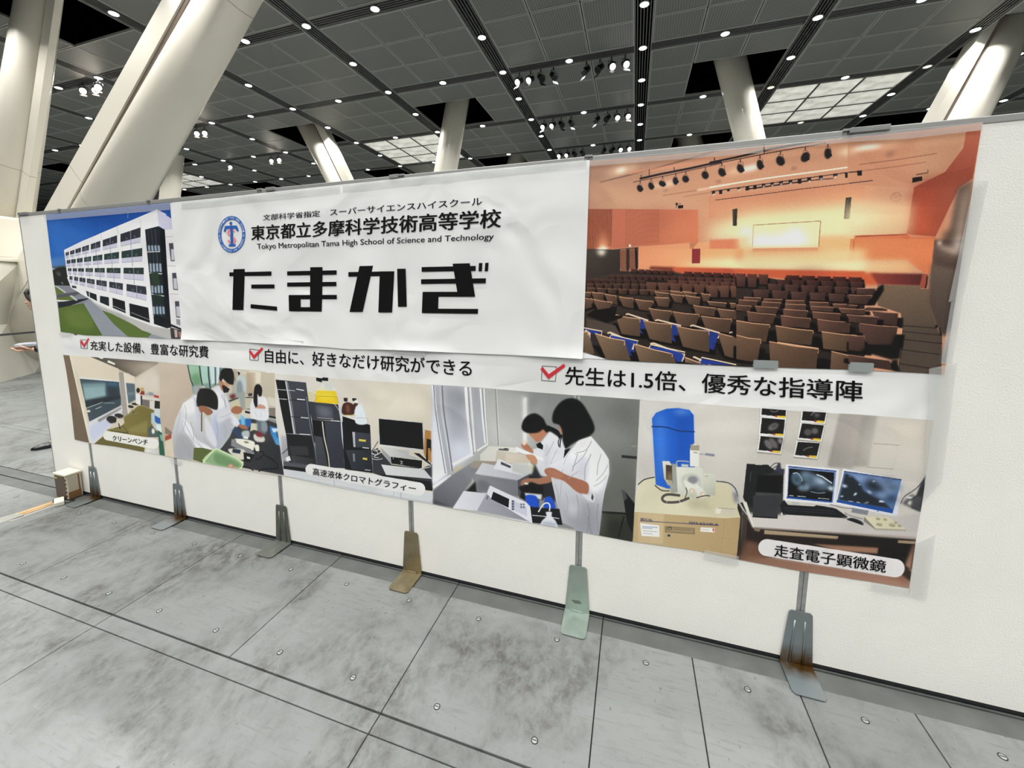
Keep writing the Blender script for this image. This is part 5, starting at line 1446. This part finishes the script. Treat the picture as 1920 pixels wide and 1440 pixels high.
PL.run('''v 1180 750 0.215332
g #d6d3ce #cbc6be 0|200,100 1100,500 90,0 3000,80 2700,1700 30,1240
s #dedad3 40 .8|600,120 1050,100 1050,500 700,600
s #bdb8b2 16 .4|90,500 190,520 200,680 80,700
p #2b2a26|940,900 1100,850 1180,1400 930,1385
c #b9b5b0 16|900,800 935,860 1080,1110
g #5a5550 #47423e 0|1000,1100 1000,1400 975,1000 1010,1100 1000,1360 960,1350
g #dad6bd #d3ccaf 0|100,800 900,900 100,700 240,668 860,720 890,800 965,1020 830,1030 45,972 60,800
s #e3dfc6 20 .8|250,860 600,900 560,980 300,960
s #b4ad92 10 .7|500,880 640,870 720,960 600,930 560,960
g #c2ad85 #b79f78 0|100,1000 900,1300 42,972 830,1028 965,1020 930,1390 640,1330 30,1235
p #d3c2a0 2 .6|75,980 300,990 290,1250 75,1240
l #a8916a 5 .6 0|830,1030 790,1350
l #3a3d6a 5|95,1050 775,1090
c #2a2724 8|75,735 130,690 220,670
c #2a2724 8|220,740 280,785 350,790
g #2e6ed0 #1e5cc0 0|200,300 560,300 195,160 230,110 320,75 420,68 520,85 558,130 568,600 400,770 330,770 228,735
s #1e55b2 8 .6|410,140 510,150 500,400 430,500
s #4d8ae0 10 .7|230,180 300,160 310,600 250,620
s #8fb4ea 8|400,90 500,95 520,110 420,115
c #1d3f78 11|192,230 320,235 420,265 568,275
g #e2e1d4 #c9c8bc 0|290,530 380,700 285,530 345,530 380,580 370,745 335,740 300,680
p #54493a|315,562 372,568 372,700 318,690
s #a58e6a 5 .7|330,640 370,640 370,735 335,730
p #a8aaa2 1|370,550 420,560 420,800 360,810 350,740 375,720
g #e4e6db #cfd0c4 0|420,600 640,800 405,580 620,585 640,610 640,800 600,830 420,820
s #bfc0b6 3|455,680 545,640 615,690 600,780 500,790
s #d9dacf 3|470,690 540,655 600,700 590,770 510,770
e #8f9096 2|550,693 45,34 5,0
p #ecece2|525,420 605,425 605,580 525,575
p #a99f8c|530,385 607,392 605,440 528,435
s #e4e2d8 1|552,380 578,380 578,392 552,390
l #6c6c6c 6|555,455 592,458
l #b4b4ba 14|605,468 700,475
l #9294a0 22|660,470 738,480
c #b9bbb6 10|410,560 420,530 520,535
p #d3d6d4 1|450,555 515,560 510,582 450,578
g #d9dacc #bfc0b2 0|640,640 750,800 645,635 752,645 745,830 640,830
l #8e8f88 5|655,660 685,662
s #e3e4da 1|470,700 530,720 575,770 560,810 520,805 485,750
e #d9c9b4 1|543,790 26,26
e #efe2d0 1|541,791 13,13
s #e3e4da 1|570,735 620,760 665,810 650,850 610,845 575,790
e #d9c9b4 1|637,820 28,26
e #efe2d0 1|641,820 13,13
p #c9cabc 1|515,820 575,815 570,855 515,850
c #5a5550 22|440,830 330,820 285,850 310,885 420,885 520,850
c #3c3834 7|480,860 500,800 490,760
c #38342f 8|580,850 660,830 700,835
l #e9e6dc 5|325,870 325,890
l #e9e6dc 5|430,870 450,905
p #efece6|92,1068 258,1090 262,1190 105,1180
l #8ea0b8 6|110,1100 245,1108
l #8ea0b8 5|110,1112 200,1118
l #a3a3a8 4|115,1135 240,1145
l #a3a3a8 4|115,1155 200,1165
p #8e7f60|308,1095 568,1112 568,1168 308,1150
p #a59372|325,1105 555,1120 553,1155 325,1142
e #3a3226 1|350,1115 18,14
e #b9a886 1|350,1117 12,9
l #8a7a5a 7|385,1120 540,1132
p #2c3a4c|330,1168 356,1170 354,1187 330,1185
p #efeae2|618,1105 742,1112 738,1152 615,1142
p #b4382e 1|725,1115 735,1115 733,1142 723,1140
l #a9a9ac 4|630,1125 690,1130
p #e3e0d2 1|750,940 800,945 795,985 745,985
p #d0c9b8 1|800,948 925,955 910,985 790,998
l #9c8f86 4|770,938 920,948
c #3a3c40 8|755,705 860,720 920,770 940,840
s #8a8890 4|900,820 930,800 945,860 920,900
''')
PL.run('''v 1380 760 0.138889
p #8f8b86 3 .9|1405,110 1900,140 1780,820 1240,820
g #aca6a0 #a39d98 4|1500,150 1400,800 1400,110 1700,125 1560,860 1240,820
g #2c2d2c #3a3b3b 0|150,800 500,1440 140,785 420,800 520,870 640,860 620,1440 220,1500 90,1240
p #1f2021|140,790 430,800 520,900 290,935 230,1400 95,1260
p #0b0b0d|290,935 635,945 605,1185 260,1165
g #494a4b #3e3f40 0|260,1180 600,1440 260,1170 605,1190 590,1700 200,1700
l #6a6c6c 6|195,890 185,1020
l #d3d3d0 8|250,795 350,800
c #1a1b20 8|460,830 520,780 590,775
c #1a1b20 8|490,850 540,820 590,830
p #3a3c50 1|560,780 595,780 600,850 650,860 640,930 520,880
''')
def em(q, k):
    (x0, y0), (x1, y1), (x2, y2), (x3, y3) = q
    PL.run('p #6f6c68 1 .8|%d,%d %d,%d %d,%d %d,%d' % (x0-26, y0+8, x1+14, y1+8, x2+12, y2+36, x3-20, y3+36))
    PL.run('p #e9e8e4|%d,%d %d,%d %d,%d %d,%d' % (x0-22, y0-14, x1+14, y1-8, x2+12, y2+26, x3-22, y3+22))
    PL.run('p #211f20|%d,%d %d,%d %d,%d %d,%d' % (x0, y0, x1, y1, x2, y2, x3, y3))
    PL.run('p #ddc243|%d,%d %d,%d %d,%d %d,%d' % (x3+(x2-x3)*.66, y3+(y2-y3)*.66-14, x2, y2-18, x2-2, y2+14, x3+(x2-x3)*.64, y3+(y2-y3)*.64+12))
    PL.run('p #b23a2c|%d,%d %d,%d %d,%d %d,%d' % (x3+(x2-x3)*.55, y3+(y2-y3)*.55-12, x3+(x2-x3)*.66, y3+(y2-y3)*.66-12, x3+(x2-x3)*.65, y3+(y2-y3)*.65+10, x3+(x2-x3)*.54, y3+(y2-y3)*.54+8))
    PL.run('l #d9d9d6 6|%d,%d %d,%d' % (x3+20, y3+1, x3+(x2-x3)*.22, y3+(y2-y3)*.22+1)); PL.run('l #d9d9d6 6|%d,%d %d,%d' % (x3+(x2-x3)*.32, y3+(y2-y3)*.32, x3+(x2-x3)*.46, y3+(y2-y3)*.46))
for k, q in enumerate((((345,20),(670,30),(662,160),(340,125)), ((345,165),(655,190),(632,400),(322,375)), ((328,412),(630,440),(590,630),(300,602)), ((900,60),(1212,80),(1185,225),(882,200)), ((885,240),(1180,268),(1135,465),(842,435)), ((830,490),(1125,508),(1080,695),(790,668)))): em(q, k)
PL.run('''v 1380 760 0.138889
c #8e8c8c 9|455,60 490,85 540,80 570,58
e #7d7b7a 2|498,285 74,42 -28,0
e #4a4848 3|508,278 50,26 -28,0
e #7f7d7c 2|432,525 40,76 -38,0
e #6f6d6c 2|500,510 40,86 -36,0
e #8a8887 2|592,478 34,40 -30,0
l #4a4848 5|400,490 470,570
c #8e8c8c 12|1005,135 1040,95 1060,100
e #6f6d6c 3|1085,130 36,28
e #6a6867 2|962,362 46,42
e #6a6867 2|1058,345 48,42
e #4f4d4d 2|962,362 24,20
c #6a6867 16|900,610 950,575 1030,560
g #e8e9ee #dcdde2 0|650,800 1350,1300 665,790 1385,858 1340,1345 640,1285
p #24407c|700,815 1350,880 1345,895 700,830
g #8fa6d0 #6d86b4 0|700,830 1320,1300 700,832 1345,893 1300,1308 685,1245
p #0c0d11|712,848 1320,905 1285,1300 690,1235
p #1d4f9a|680,1225 1285,1290 1283,1310 676,1250
s #5f7a90 3|740,960 780,905 840,920 890,990 880,1040 820,1080 760,1040
s #2d3b47 6|770,960 830,950 860,1010 810,1050
c #b9cfdf 12|760,920 820,910 880,980 880,1020
s #7b92a6 6|860,900 940,880 1050,930 1110,970 1090,1080 1000,1100 900,1010
s #2a3844 10|960,960 1030,970 1040,1060 960,1050
s #9fb8cc 4|830,1130 880,1060 900,1100 940,1050 990,1110 940,1150
s #34424d 6|870,1110 930,1100 930,1140 860,1135
s #b8cfe4 6|1080,960 1160,990 1240,1060 1110,1085 1080,1030
l #c9dcec 16|1080,930 1160,960 1290,1050
l #dfeaf4 8|1150,950 1290,1045
s #6a8296 6|1080,1100 1200,1070 1310,1060 1240,1120 1140,1140
c #c3d6e6 8|1000,1160 1100,1180 1200,1175
s #d9e8f4 3|1230,1110 1300,1090 1290,1160
s #3a4d60 12 .7|1000,1090 1100,1080 1200,1140 1000,1160
l #cfd9e4 9|705,1212 770,1218
l #cfd9e4 9|820,1222 940,1232
l #cfd9e4 8|1100,1248 1250,1262
p #b9bab8 1|750,1300 850,1305 845,1345 750,1340
p #1a1b1e|585,1350 640,1270 700,1345 1340,1390 1500,1500 1380,1600 660,1560
''')
PL.run('''v 1540 760 0.166667
s #d3cdc3 30 .8|560,150 1230,170 1160,700 420,680
s #d9cfbf 30 .7|800,150 1250,200 1200,400 800,300
l #a59f96 7|580,426 875,448
l #a59f96 7|495,690 805,715
l #bdb7ad 5 .8|560,430 500,690
l #c4beb4 5 .8|850,450 800,710
g #e3e5ec #d0d2da 0|240,710 900,1250 238,708 900,832 850,1245 800,1240 150,1110
p #1e2c58|250,735 897,830 893,842 248,745
g #6d88b8 #54719e 0|250,740 850,1200 250,745 893,842 795,1210 168,1085
s #8aa2c8 6|340,785 850,860 820,980 700,980 600,900 420,850
p #232b34 2|262,760 350,800 440,890 470,960 600,1040 700,1090 780,1160 480,1110 190,1060
s #222a33 8|480,880 540,820 620,860 700,940 640,980 520,940
s #2a3440 8|690,830 790,840 770,870 700,865
s #2f3d4c 8|740,900 850,900 840,950 760,940
s #222b35 8|720,1030 820,1020 820,1070 760,1080
s #202831 8|520,1010 640,1040 700,1090 560,1080
s #8fa8c6 5 .8|620,980 720,990 700,1040 620,1020
p #1d4f9a|168,1062 800,1165 793,1212 165,1085
s #d3e2f2 2|230,885 285,900 270,920 240,918
s #e2edf8 1|355,1010 375,980 395,985 375,1010
s #dce8f6 2|510,950 560,980 530,985
s #dce8f6 1|570,850 600,845 580,860
s #dce8f6 1|410,880 440,890 420,895
s #dce8f6 1|205,1020 240,1010 230,1030
s #dce8f6 1|470,1100 525,1080 510,1095
s #e6eefa 1|640,1085 710,1085 660,1065
s #cfdcf0 2|300,790 330,800 320,805
l #cfd9e8 7|300,1072 350,1080
l #cfd9e8 7|390,1085 430,1092
e #1c3c7c 0|628,1187 7,6
p #84868e|345,1150 525,1180 510,1232 330,1200
p #17181b|-60,1120 130,1150 238,1255 220,1268 -300,1230
g #c9c4c0 #bdb8b4 3|300,1250 1100,1400 -900,1200 240,1265 900,1240 1130,1200 1100,1560 -700,1500
c #4a4a50 6|90,1110 250,1150 350,1155
c #5a5a60 6|260,1200 300,1230 460,1275
s #17171e 1|280,1280 340,1265 430,1295 465,1330 440,1350 360,1335 300,1310
c #6a6a70 5|290,1275 260,1240 270,1210
g #d8d2b6 #cfc9ae 0|480,1250 900,1400 475,1245 740,1255 950,1390 600,1380
p #8a857a|475,1248 600,1380 610,1400 470,1300
p #aca694|600,1380 950,1392 940,1412 610,1400
p #3a3c40 1|1170,780 1180,790 1140,1090 1110,1195 1000,1150 1060,1010 1100,900
g #5d5c60 #44444a 3|950,1020 1100,1180 900,1100 1000,1000 1140,1040 1110,1195
c #3c4250 9|885,1100 930,1020 1060,930 1160,810
c #2a2b30 9|1000,1060 1080,1000 1150,900
p #d9d9d4 1|950,1020 1030,1025 1000,1050 950,1040
p #e9e4d8 2|970,1080 1010,1060 1000,1120 960,1110
''')
for (x, y, rx, ry) in ((630,1275,22,12),(710,1282,20,11),(645,1338,34,14),(790,1345,34,16),(830,1318,18,10),(870,1352,22,12)): PL.run('e #8c8874 1|%d,%d %d,%d 12,0\ne #aca88e 1|%d,%d %d,%d 12,0' % (x, y, rx, ry, x, y-6, rx-2, ry-3))
PL.run('''v 1380 940 0.1875
p #1a1b1e|440,40 480,30 960,60 1060,160 500,128
l #3c3e44 6 .9|470,60 980,95
l #3c3e44 6 .9|480,85 1000,120
p #3a3b3d|165,-60 440,-60 410,165 162,150
p #0e0e10|162,145 410,160 408,172 162,155
g #d4cfca #c3beba 0|200,180 1700,300 155,160 410,170 500,130 1060,165 1270,240 1400,285 1700,300 1810,300 1800,360 170,255
p #b3a8a0|170,250 1800,350 1798,378 175,268
p #e0ddd0 0|60,0 100,0 180,250 165,262
g #2a211d #17120f 2|300,350 1500,500 95,120 160,265 1000,320 1795,380 1780,680 700,560 90,560 20,560
p #a9977e|280,283 1020,345 1010,375 275,322
p #5f5240|275,322 1010,370 1010,380 275,328
p #9c8a72|1615,385 1790,395 1785,425 1610,412
p #8a7462|175,270 240,275 230,300 180,290
g #4c4038 #382e28 0|60,100 90,560 70,90 112,150 85,560 50,560
g #6e4f3c #8a6450 6|100,450 1600,700 95,380 230,420 230,480 300,560 1500,740 1740,700 1730,865 600,690 0,580 30,560
g #8e6a58 #b08878 8|0,560 1500,800 0,560 300,560 1600,780 1735,830 1730,868 1340,800 600,690 0,582
p #9a7660 2|760,420 1420,460 1410,520 1000,490
p #120f0d|1425,460 1740,420 1780,440 1670,610 1600,570 1410,520
g #a07e68 #8a6854 3|1700,620 1790,500 1680,640 1760,430 1790,430 1745,690
p #3a2a22 2|1690,640 1750,700 1740,800 1640,720
k #dfdcdc|304,459 1588,664 86,92
''')

# folds and seams of the white coats
PL.run("""v 310 670 0.159722
c #a7a9b2 7 .7|230,560 250,640 240,760 200,880
c #a7a9b2 6 .7|180,640 160,760 130,900
c #9c9ea8 8 .7|300,760 330,860 340,960
c #a7a9b2 6 .7|360,900 380,980 440,1050
c #a0a2ac 6 .7|450,930 480,990 540,1060
c #b0b2ba 6 .7|150,960 160,1060 150,1170
c #b0b2ba 6 .7|240,960 260,1080 250,1190
c #9a9ca8 7 .7|600,760 620,860 610,960
c #9a9ca8 6 .7|690,790 720,850 700,940
c #a7a9b2 6 .7|640,700 700,690 780,650
c #8d8f9a 6 .8|660,440 700,520 712,590
c #a7a9b2 6 .7|340,470 380,560 400,640 420,720
c #c3c5cc 5 .8|1060,640 1080,700
c #c3c5cc 5 .8|1130,640 1120,710
v 960 730 0.201389
c #a2a4ad 9 .7|830,600 800,700 790,800
c #a2a4ad 8 .7|890,700 850,780 780,850
c #a2a4ad 7 .7|880,800 830,860 760,900
c #9c9ea8 8 .7|700,560 650,640 560,720
c #a9abb4 8 .7|620,760 560,800 520,830
c #9c9ea8 9 .7|600,980 620,1100 600,1250
c #8d8f98 9 .7|700,1060 720,1160 700,1330
c #8d8f98 8 .7|800,1060 790,1180 800,1320
c #a9abb4 7 .7|500,960 520,1060 490,1180
c #a9abb4 7 .7|400,880 430,980 430,1080
c #a9abb4 7 .7|390,480 350,560 310,620
c #a9abb4 6 .7|420,560 380,640 360,700
c #9c9ea8 8 .8|740,480 690,560 600,590
c #b9bbc3 6 .8|600,500 520,600 480,700
""")
# ------------------------------------------------------------------ posters hung on the wall
GAIN = 1.2
def thing(name, pts0, label, cat, group=None):
    p = onw(*pts0); return empty(name, (p.x, 0, p.z), label, cat, group)
bp_ = thing('photo_poster', (215, 510), 'colour poster of a white school building under a blue sky', 'poster')
sheet('photo_print', [(87,402.8),(322,380.3)], [(115,622),(136,624.5),(160.6,628.4),(200,629),(249,631.5),(301,634.8),(344,635.5)], [(87,402.8),(97,486),(103.5,535),(110,578),(115,622)], [(322,380.3),(334,520),(344,635.5)], -.003, print_mat('building_print', PB, GAIN), bp_, PB, seed=3)
au = thing('photo_poster', (1450, 490), 'wide colour poster of an orange-lit auditorium with rows of brown seats', 'poster')
sheet('photo_print', [(1105,302.5),(1300,287),(1500,269),(1700,248),(1840,231)], [(1092.5,672),(1110,672),(1138,674),(1202,678),(1282,682),(1390,687),(1460,689),(1600,693),(1690,697),(1769,702)], [(1105,302.5),(1099,480),(1092.5,672)], [(1840,231),(1830,296),(1823,344.6),(1814,410),(1803,476),(1790,562),(1774,667),(1769,702)], -.003, print_mat('auditorium_print', PA, 1.45), au, PA, seed=5)
tb = thing('title_poster', (715, 500), 'large white wrinkled paper poster with the black school title and emblem', 'poster')
sheet('paper', [(321,381.5),(520,359.5),(640,347),(900,319.5),(1106,301)], [(344,636),(450,641),(508,643.5),(576,647.5),(656,654.5),(731,655),(797,657.6),(848,660.6),(1028,668),(1093,672)], [(321,381.5),(334,520),(344,636)], [(1106,301),(1100,480),(1093,672)], -.006, M_paper, tb, bulge=.003, seed=8, nx=90, nz=40, curl=.010)
yT = -.0098
text('school_lettering', '文部科学省指定', (496,403), (602.5,395), (602.5,406.5), (495.5,413.8), yT, M_ink, tb, .014)
text('school_lettering', 'スーパーサイエンスハイスクール', (621,393), (905,370.5), (905,385), (621.5,404.8), yT, M_ink, tb, .014)
text('school_lettering', '東京都立多摩科学技術高等学校', (474,424), (941,392), (939.5,427), (474,451), yT, M_ink, tb, .024)
text('school_lettering', 'Tokyo Metropolitan Tama High School of Science and Technology', (484.4,457.5), (927.5,438), (926,453), (485.5,470.5), yT, M_ink, tb, .010)
k3, k4 = (420, 480, .135417), (640, 480, .15625)
flat('title_character', [[(152,184),(308,180),(288,748),(137,744)], [(95,228),(676,214),(676,272),(95,280)], [(398,396),(718,393),(718,448),(398,450)], [(390,666),(751,700),(754,756),(388,722)]], yT, M_ink, tb, k3)
flat('title_character', [[(1212,157),(1381,155),(1376,560),(1370,768),(1207,766)], [(893,213),(1576,199),(1576,258),(893,270)], [(893,368),(1572,358),(1572,417),(893,424)], [(914,540),(1578,538),(1578,597),(914,596)], [(914,590),(1078,590),(1078,766),(919,762)], [(919,708),(1370,708),(1370,768),(919,762)]], yT, M_ink, tb, k3)
flat('title_character', [[(232,122),(394,118),(268,670),(112,670)], [(98,194),(648,184),(645,240),(98,248)], [(474,186),(648,184),(621,677),(457,676)], [(682,155),(783,153),(797,608),(692,608)]], yT, M_ink, tb, k4)
flat('title_character', [[(1345,94),(1550,88),(1614,488),(1410,488)], [(975,134),(1622,120),(1620,180),(975,190)], [(968,280),(1744,268),(1740,327),(968,336)], [(987,430),(1420,430),(1420,488),(985,488)], [(986,440),(1178,440),(1170,686),(978,684)], [(978,630),(1650,634),(1646,692),(978,684)], [(1660,86),(1702,85),(1694,185),(1654,185)], [(1736,84),(1776,82),(1767,184),(1728,184)]], yT, M_ink, tb, k4)
# emblem: blue ring with white lettering, a T-shaped figure and a pink S
ek = (400, 360, .15625)
def ell(cx_, cy_, rx, ry, n=48): return [(cx_+rx*math.cos(2*math.pi*k/n), cy_+ry*math.sin(2*math.pi*k/n)) for k in range(n)]
O_, I_ = ell(238, 510, 163, 219), ell(238, 510, 126, 176)
flat('emblem_ring', [[O_[k], O_[(k+1)%48], I_[(k+1)%48], I_[k]] for k in range(48)], yT, M_blue, tb, ek, dy=0)
s_pts = [(268,482),(252,464),(225,456),(200,472),(198,505),(222,532),(258,548),(278,575),(268,604),(238,616),(208,602),(200,578)]
flat('emblem_s', quadstroke(s_pts, 22, True), yT, M_pink, tb, ek, dy=.000004)
flat('emblem_figure', [ell(229, 380, 16, 21, 20), [(160,410),(300,404),(325,470),(302,474),(284,442),(176,446),(160,485),(142,476)], [(222,436),(252,434),(258,640),(226,640)], [(203,632),(286,630),(284,653),(205,656)]], yT-.0004, M_blue, tb, ek)
ring_txt = 'Tokyo Metropolitan Tama High School of Science and Technology '
for i, ch in enumerate(ring_txt):
    if ch == ' ': continue
    a = math.radians(150+360*i/len(ring_txt)); a2 = a+math.radians(360/len(ring_txt)*.85)
    def P(an, r): return (ek[0]+(238+(144.5+r)*math.cos(an))*ek[2], ek[1]+(510+(197.5+r)*math.sin(an))*ek[2])
    text('emblem_lettering', ch, P(a, 10), P(a2, 10), P(a2, -9), P(a, -9), yT-.0004, M_inkw, tb)
# lower banner: white strip with three phrases over five photographs
lb = thing('lower_banner', (900, 850), 'long white banner strip with three ticked phrases above five lab photos', 'banner')
mid = [(119.2,665.5),(171,669),(289,678),(351.7,683),(412.6,689),(490,695),(515.6,700),(640,710),(811,721),(895,725.6),(1000,735),(1200,749),(1320,757),(1475,769),(1622,777.5),(1750,788)]
sheet('paper', [(116,628),(344,634),(700,652),(1093,668),(1400,684),(1762,700)], mid, [(116,628),(119.2,665.5)], [(1762,700),(1750,788)], -.0012, M_paper, lb, bulge=.0012, seed=2, nx=60, nz=6)
def midy(x): return float(np.interp(x, [a for a, _ in mid], [b for _, b in mid]))
bot = [(140.6,824),(169.6,831),(217,837),(310,855),(329,858.6),(382,868),(446,879),(501.7,889),(531.7,892),(625.6,912),(752,935),(811.6,944.5),(848,952.7),(999.4,981),(1073,993),(1125,1004),(1185.8,1015),(1320,1034),(1380,1048),(1492.5,1069),(1631,1090),(1704,1102)]
M_low = print_mat('lab_photos_print', PL, 1.12)
cuts = [([(119.2,665.5),(124,690),(132,742),(140.6,824)], None), ([(297,679),(300,720),(310,790),(317,820),(324,857.5)], None), ([(515.5,700),(521,760),(528,840),(533,892.5)], None),
        ([(811,721),(807,780),(811.6,860),(812,944.6)], None), ([(1200,749),(1195,850),(1190,950),(1185.8,1015)], None), ([(1750,788),(1745,818),(1736,892),(1727,951),(1715.6,1019),(1704,1102)], None)]
names = ['photograph of the clean benches', 'photograph of students in lab coats at a bench', 'photograph of chromatography towers and a monitor', 'photograph of two people in white lab coats', 'photograph of the electron microscope desk']
for k in range(5):
    L_, R__ = cuts[k][0], cuts[k+1][0]
    tp = [L_[0]]+[q for q in mid if L_[0][0]+3 < q[0] < R__[0][0]-3]+[R__[0]]; bt = [L_[-1]]+[q for q in bot if L_[-1][0]+3 < q[0] < R__[-1][0]-3]+[R__[-1]]
    o = sheet('photo_print', tp, bt, L_, R__, -.0016-.0003*(k % 2), M_low, lb, PL, nx=16, nz=10, bulge=.0012, seed=2); o['label'] = names[k]
yL = -.0040
def tick(view, box, chk):
    flat('tick_box', [q for a, b in zip(box, box[1:]+box[:1]) for q in quadstroke([a, b], 3.2 if view[2] > .18 else 5 if view[2] > .15 and view[2] < .17 else 4)], yL, M_ink, lb, view)
    A, B_, C_, D_, E_, F__ = chk; flat('tick_mark', [[A, B_, C_, F__], [C_, D_, E_, F__]], yL-.0005, M_red, lb, view)
tick((110, 620, .203125), [(207,82),(270,86),(268,166),(212,160)], [(200,98),(222,90),(240,125),(278,68),(290,76),(240,155)])
tick((450, 640, .234375), [(82,60),(152,68),(150,152),(82,148)], [(75,82),(88,70),(118,108),(180,46),(190,62),(115,142)])
tick((1000, 660, .1666667), [(100,155),(262,165),(250,328),(93,318)], [(82,190),(110,168),(175,248),(345,130),(362,160),(172,305)])
text('phrase_lettering', '充実した設備、豊富な研究費', (170.5,638.5), (391.5,648.5), (392,671.5), (170.8,656), yL, M_ink, lb, .014, .535)
text('phrase_lettering', '自由に、好きなだけ研究ができる', (497.5,654), (884.5,675), (885,706), (498,679.5), yL, M_ink, lb, .014, .255)
text('phrase_lettering', '先生は1.5倍、優秀な指導陣', (1060.5,686.5), (1616.5,714), (1615.5,753), (1060,721), yL, M_ink, lb, .014, .455)
text('caption_lettering', 'クリーンベンチ', (212,816), (278,824), (277,834.5), (212.5,825.5), yL, M_ink, lb, .016)
text('caption_lettering', '高速液体クロマトグラフィー', (587.6,876.5), (781,909), (779.5,922.5), (587.6,890), yL, M_ink, lb, .016)
text('caption_lettering', '走査電子顕微鏡', (1452,1019), (1661,1050), (1659,1073), (1451,1042), yL, M_ink, lb, .014)
text('maker_lettering', 'JEOL', (1200,970), (1225,972.8), (1224.5,977.6), (1200,975.6), yL, M_navy, lb, .015)
text('maker_lettering', 'JSM-6510LA', (1291,977), (1347,981), (1346.5,985.3), (1291,982), yL, M_navy, lb, .015)
# ------------------------------------------------------------------ tape pieces and clips
def tape_mat(name, col, alpha, rough=.2):
    m = mat(name, col, rough); m.node_tree.nodes['Principled BSDF'].inputs['Alpha'].default_value = alpha; return m
M_tc = tape_mat('clear_tape', '#d4d6d4', .24); M_tg = tape_mat('grey_tape', '#8c8c90', .85, .35); M_tf = tape_mat('frosted_tape', '#9aa19f', .85, .4)
def tp(pts, m, label, y=-.0118, grp=None):
    c = (sum(p[0] for p in pts)/len(pts), sum(p[1] for p in pts)/len(pts)); e = thing('tape_strip', c, label, 'tape', grp); o = flat('strip', [pts], y, m, e); return e
tp([(86,404),(322,381),(322,394),(250,400),(110,412),(88,414)], M_tc, 'clear tape band along the top edge of the building poster')
tp([(344,381),(640,350),(640,362),(344,393)], M_tc, 'clear tape band along the top edge of the title poster, emblem half')
tp([(645,348),(1100,300),(1100,314),(645,361)], M_tc, 'clear tape band along the top edge of the title poster, blank half')
tp([(1106,302),(1430,271),(1430,288),(1106,313)], M_tc, 'clear tape band along the top of the auditorium poster, ceiling-lamp half')
tp([(1432,271),(1838,231),(1836,246),(1700,262),(1590,268),(1432,284)], M_tc, 'wide clear tape band along the top of the auditorium poster, outer half')
tp([(1822,340),(1848,342),(1800,562),(1774,566)], M_tc, 'clear tape running down the right edge of the auditorium poster')
tp([(1779,566),(1800,562),(1780,682),(1760,680)], M_tc, 'short clear tape under the right edge tape of the auditorium poster')
tp([(1738,690),(1790,680),(1762,900),(1728,940)], M_tc, 'clear tape on the right edge of the microscope photo, upper')
tp([(1716,1015),(1750,1000),(1733,1122),(1700,1110)], M_tc, 'crumpled clear tape at the lower right corner of the banner')
tp([(1414,674),(1457.5,676),(1457.5,690),(1411,688.5)], M_tf, 'frosted tape piece below the auditorium poster, nearer the middle')
tp([(1592,679),(1636,681),(1633,697),(1588,695)], M_tf, 'frosted tape piece below the auditorium poster, nearer the right corner')
tp([(534,636),(572,639),(571,648),(533,645)], M_tc, 'small clear tape under the title poster, below its first character')
tp([(736,650),(800,654),(799,666),(735,662)], M_tc, 'small clear tape under the title poster, below its third character')
tp([(320,858),(344,862),(340,871),(322,868)], M_tc, 'clear tape where the bench photo meets the students photo, bottom')
tp([(1320,1028),(1384,1040),(1383,1058),(1318,1045)], M_tc, 'clear tape under the microscope photo base')
tp([(1632,1088),(1704,1102),(1700,1112),(1630,1102)], M_tc, 'clear tape under the last corner of the banner')
tp([(115,622),(136,624),(136,630),(114,629)], M_tc, 'tiny clear tape at the lawn corner of the building poster')
for (a, b, lb_) in (((500,352),(516,350),'between the emblem and the first pale column'), ((731,327),(748,325),'above the middle of the school title'), ((1592,241),(1668,233),'above the auditorium poster, longest one'), ((36,400),(54,398.5),'on the outer top corner of the end panel')):
    p0, p1 = onw(*a), onw(*b); w_ = p1.x-p0.x; e = empty('top_clip', ((p0.x+p1.x)/2, 0, PH), 'dark grey clip on the wall top, '+lb_, 'clip', 'clips on the wall top')
    MB().bbox(-w_/2, w_/2, -.0105, T+.004, -.014, .0035, .0015).build('clip', M_tg if False else M_alu, e)
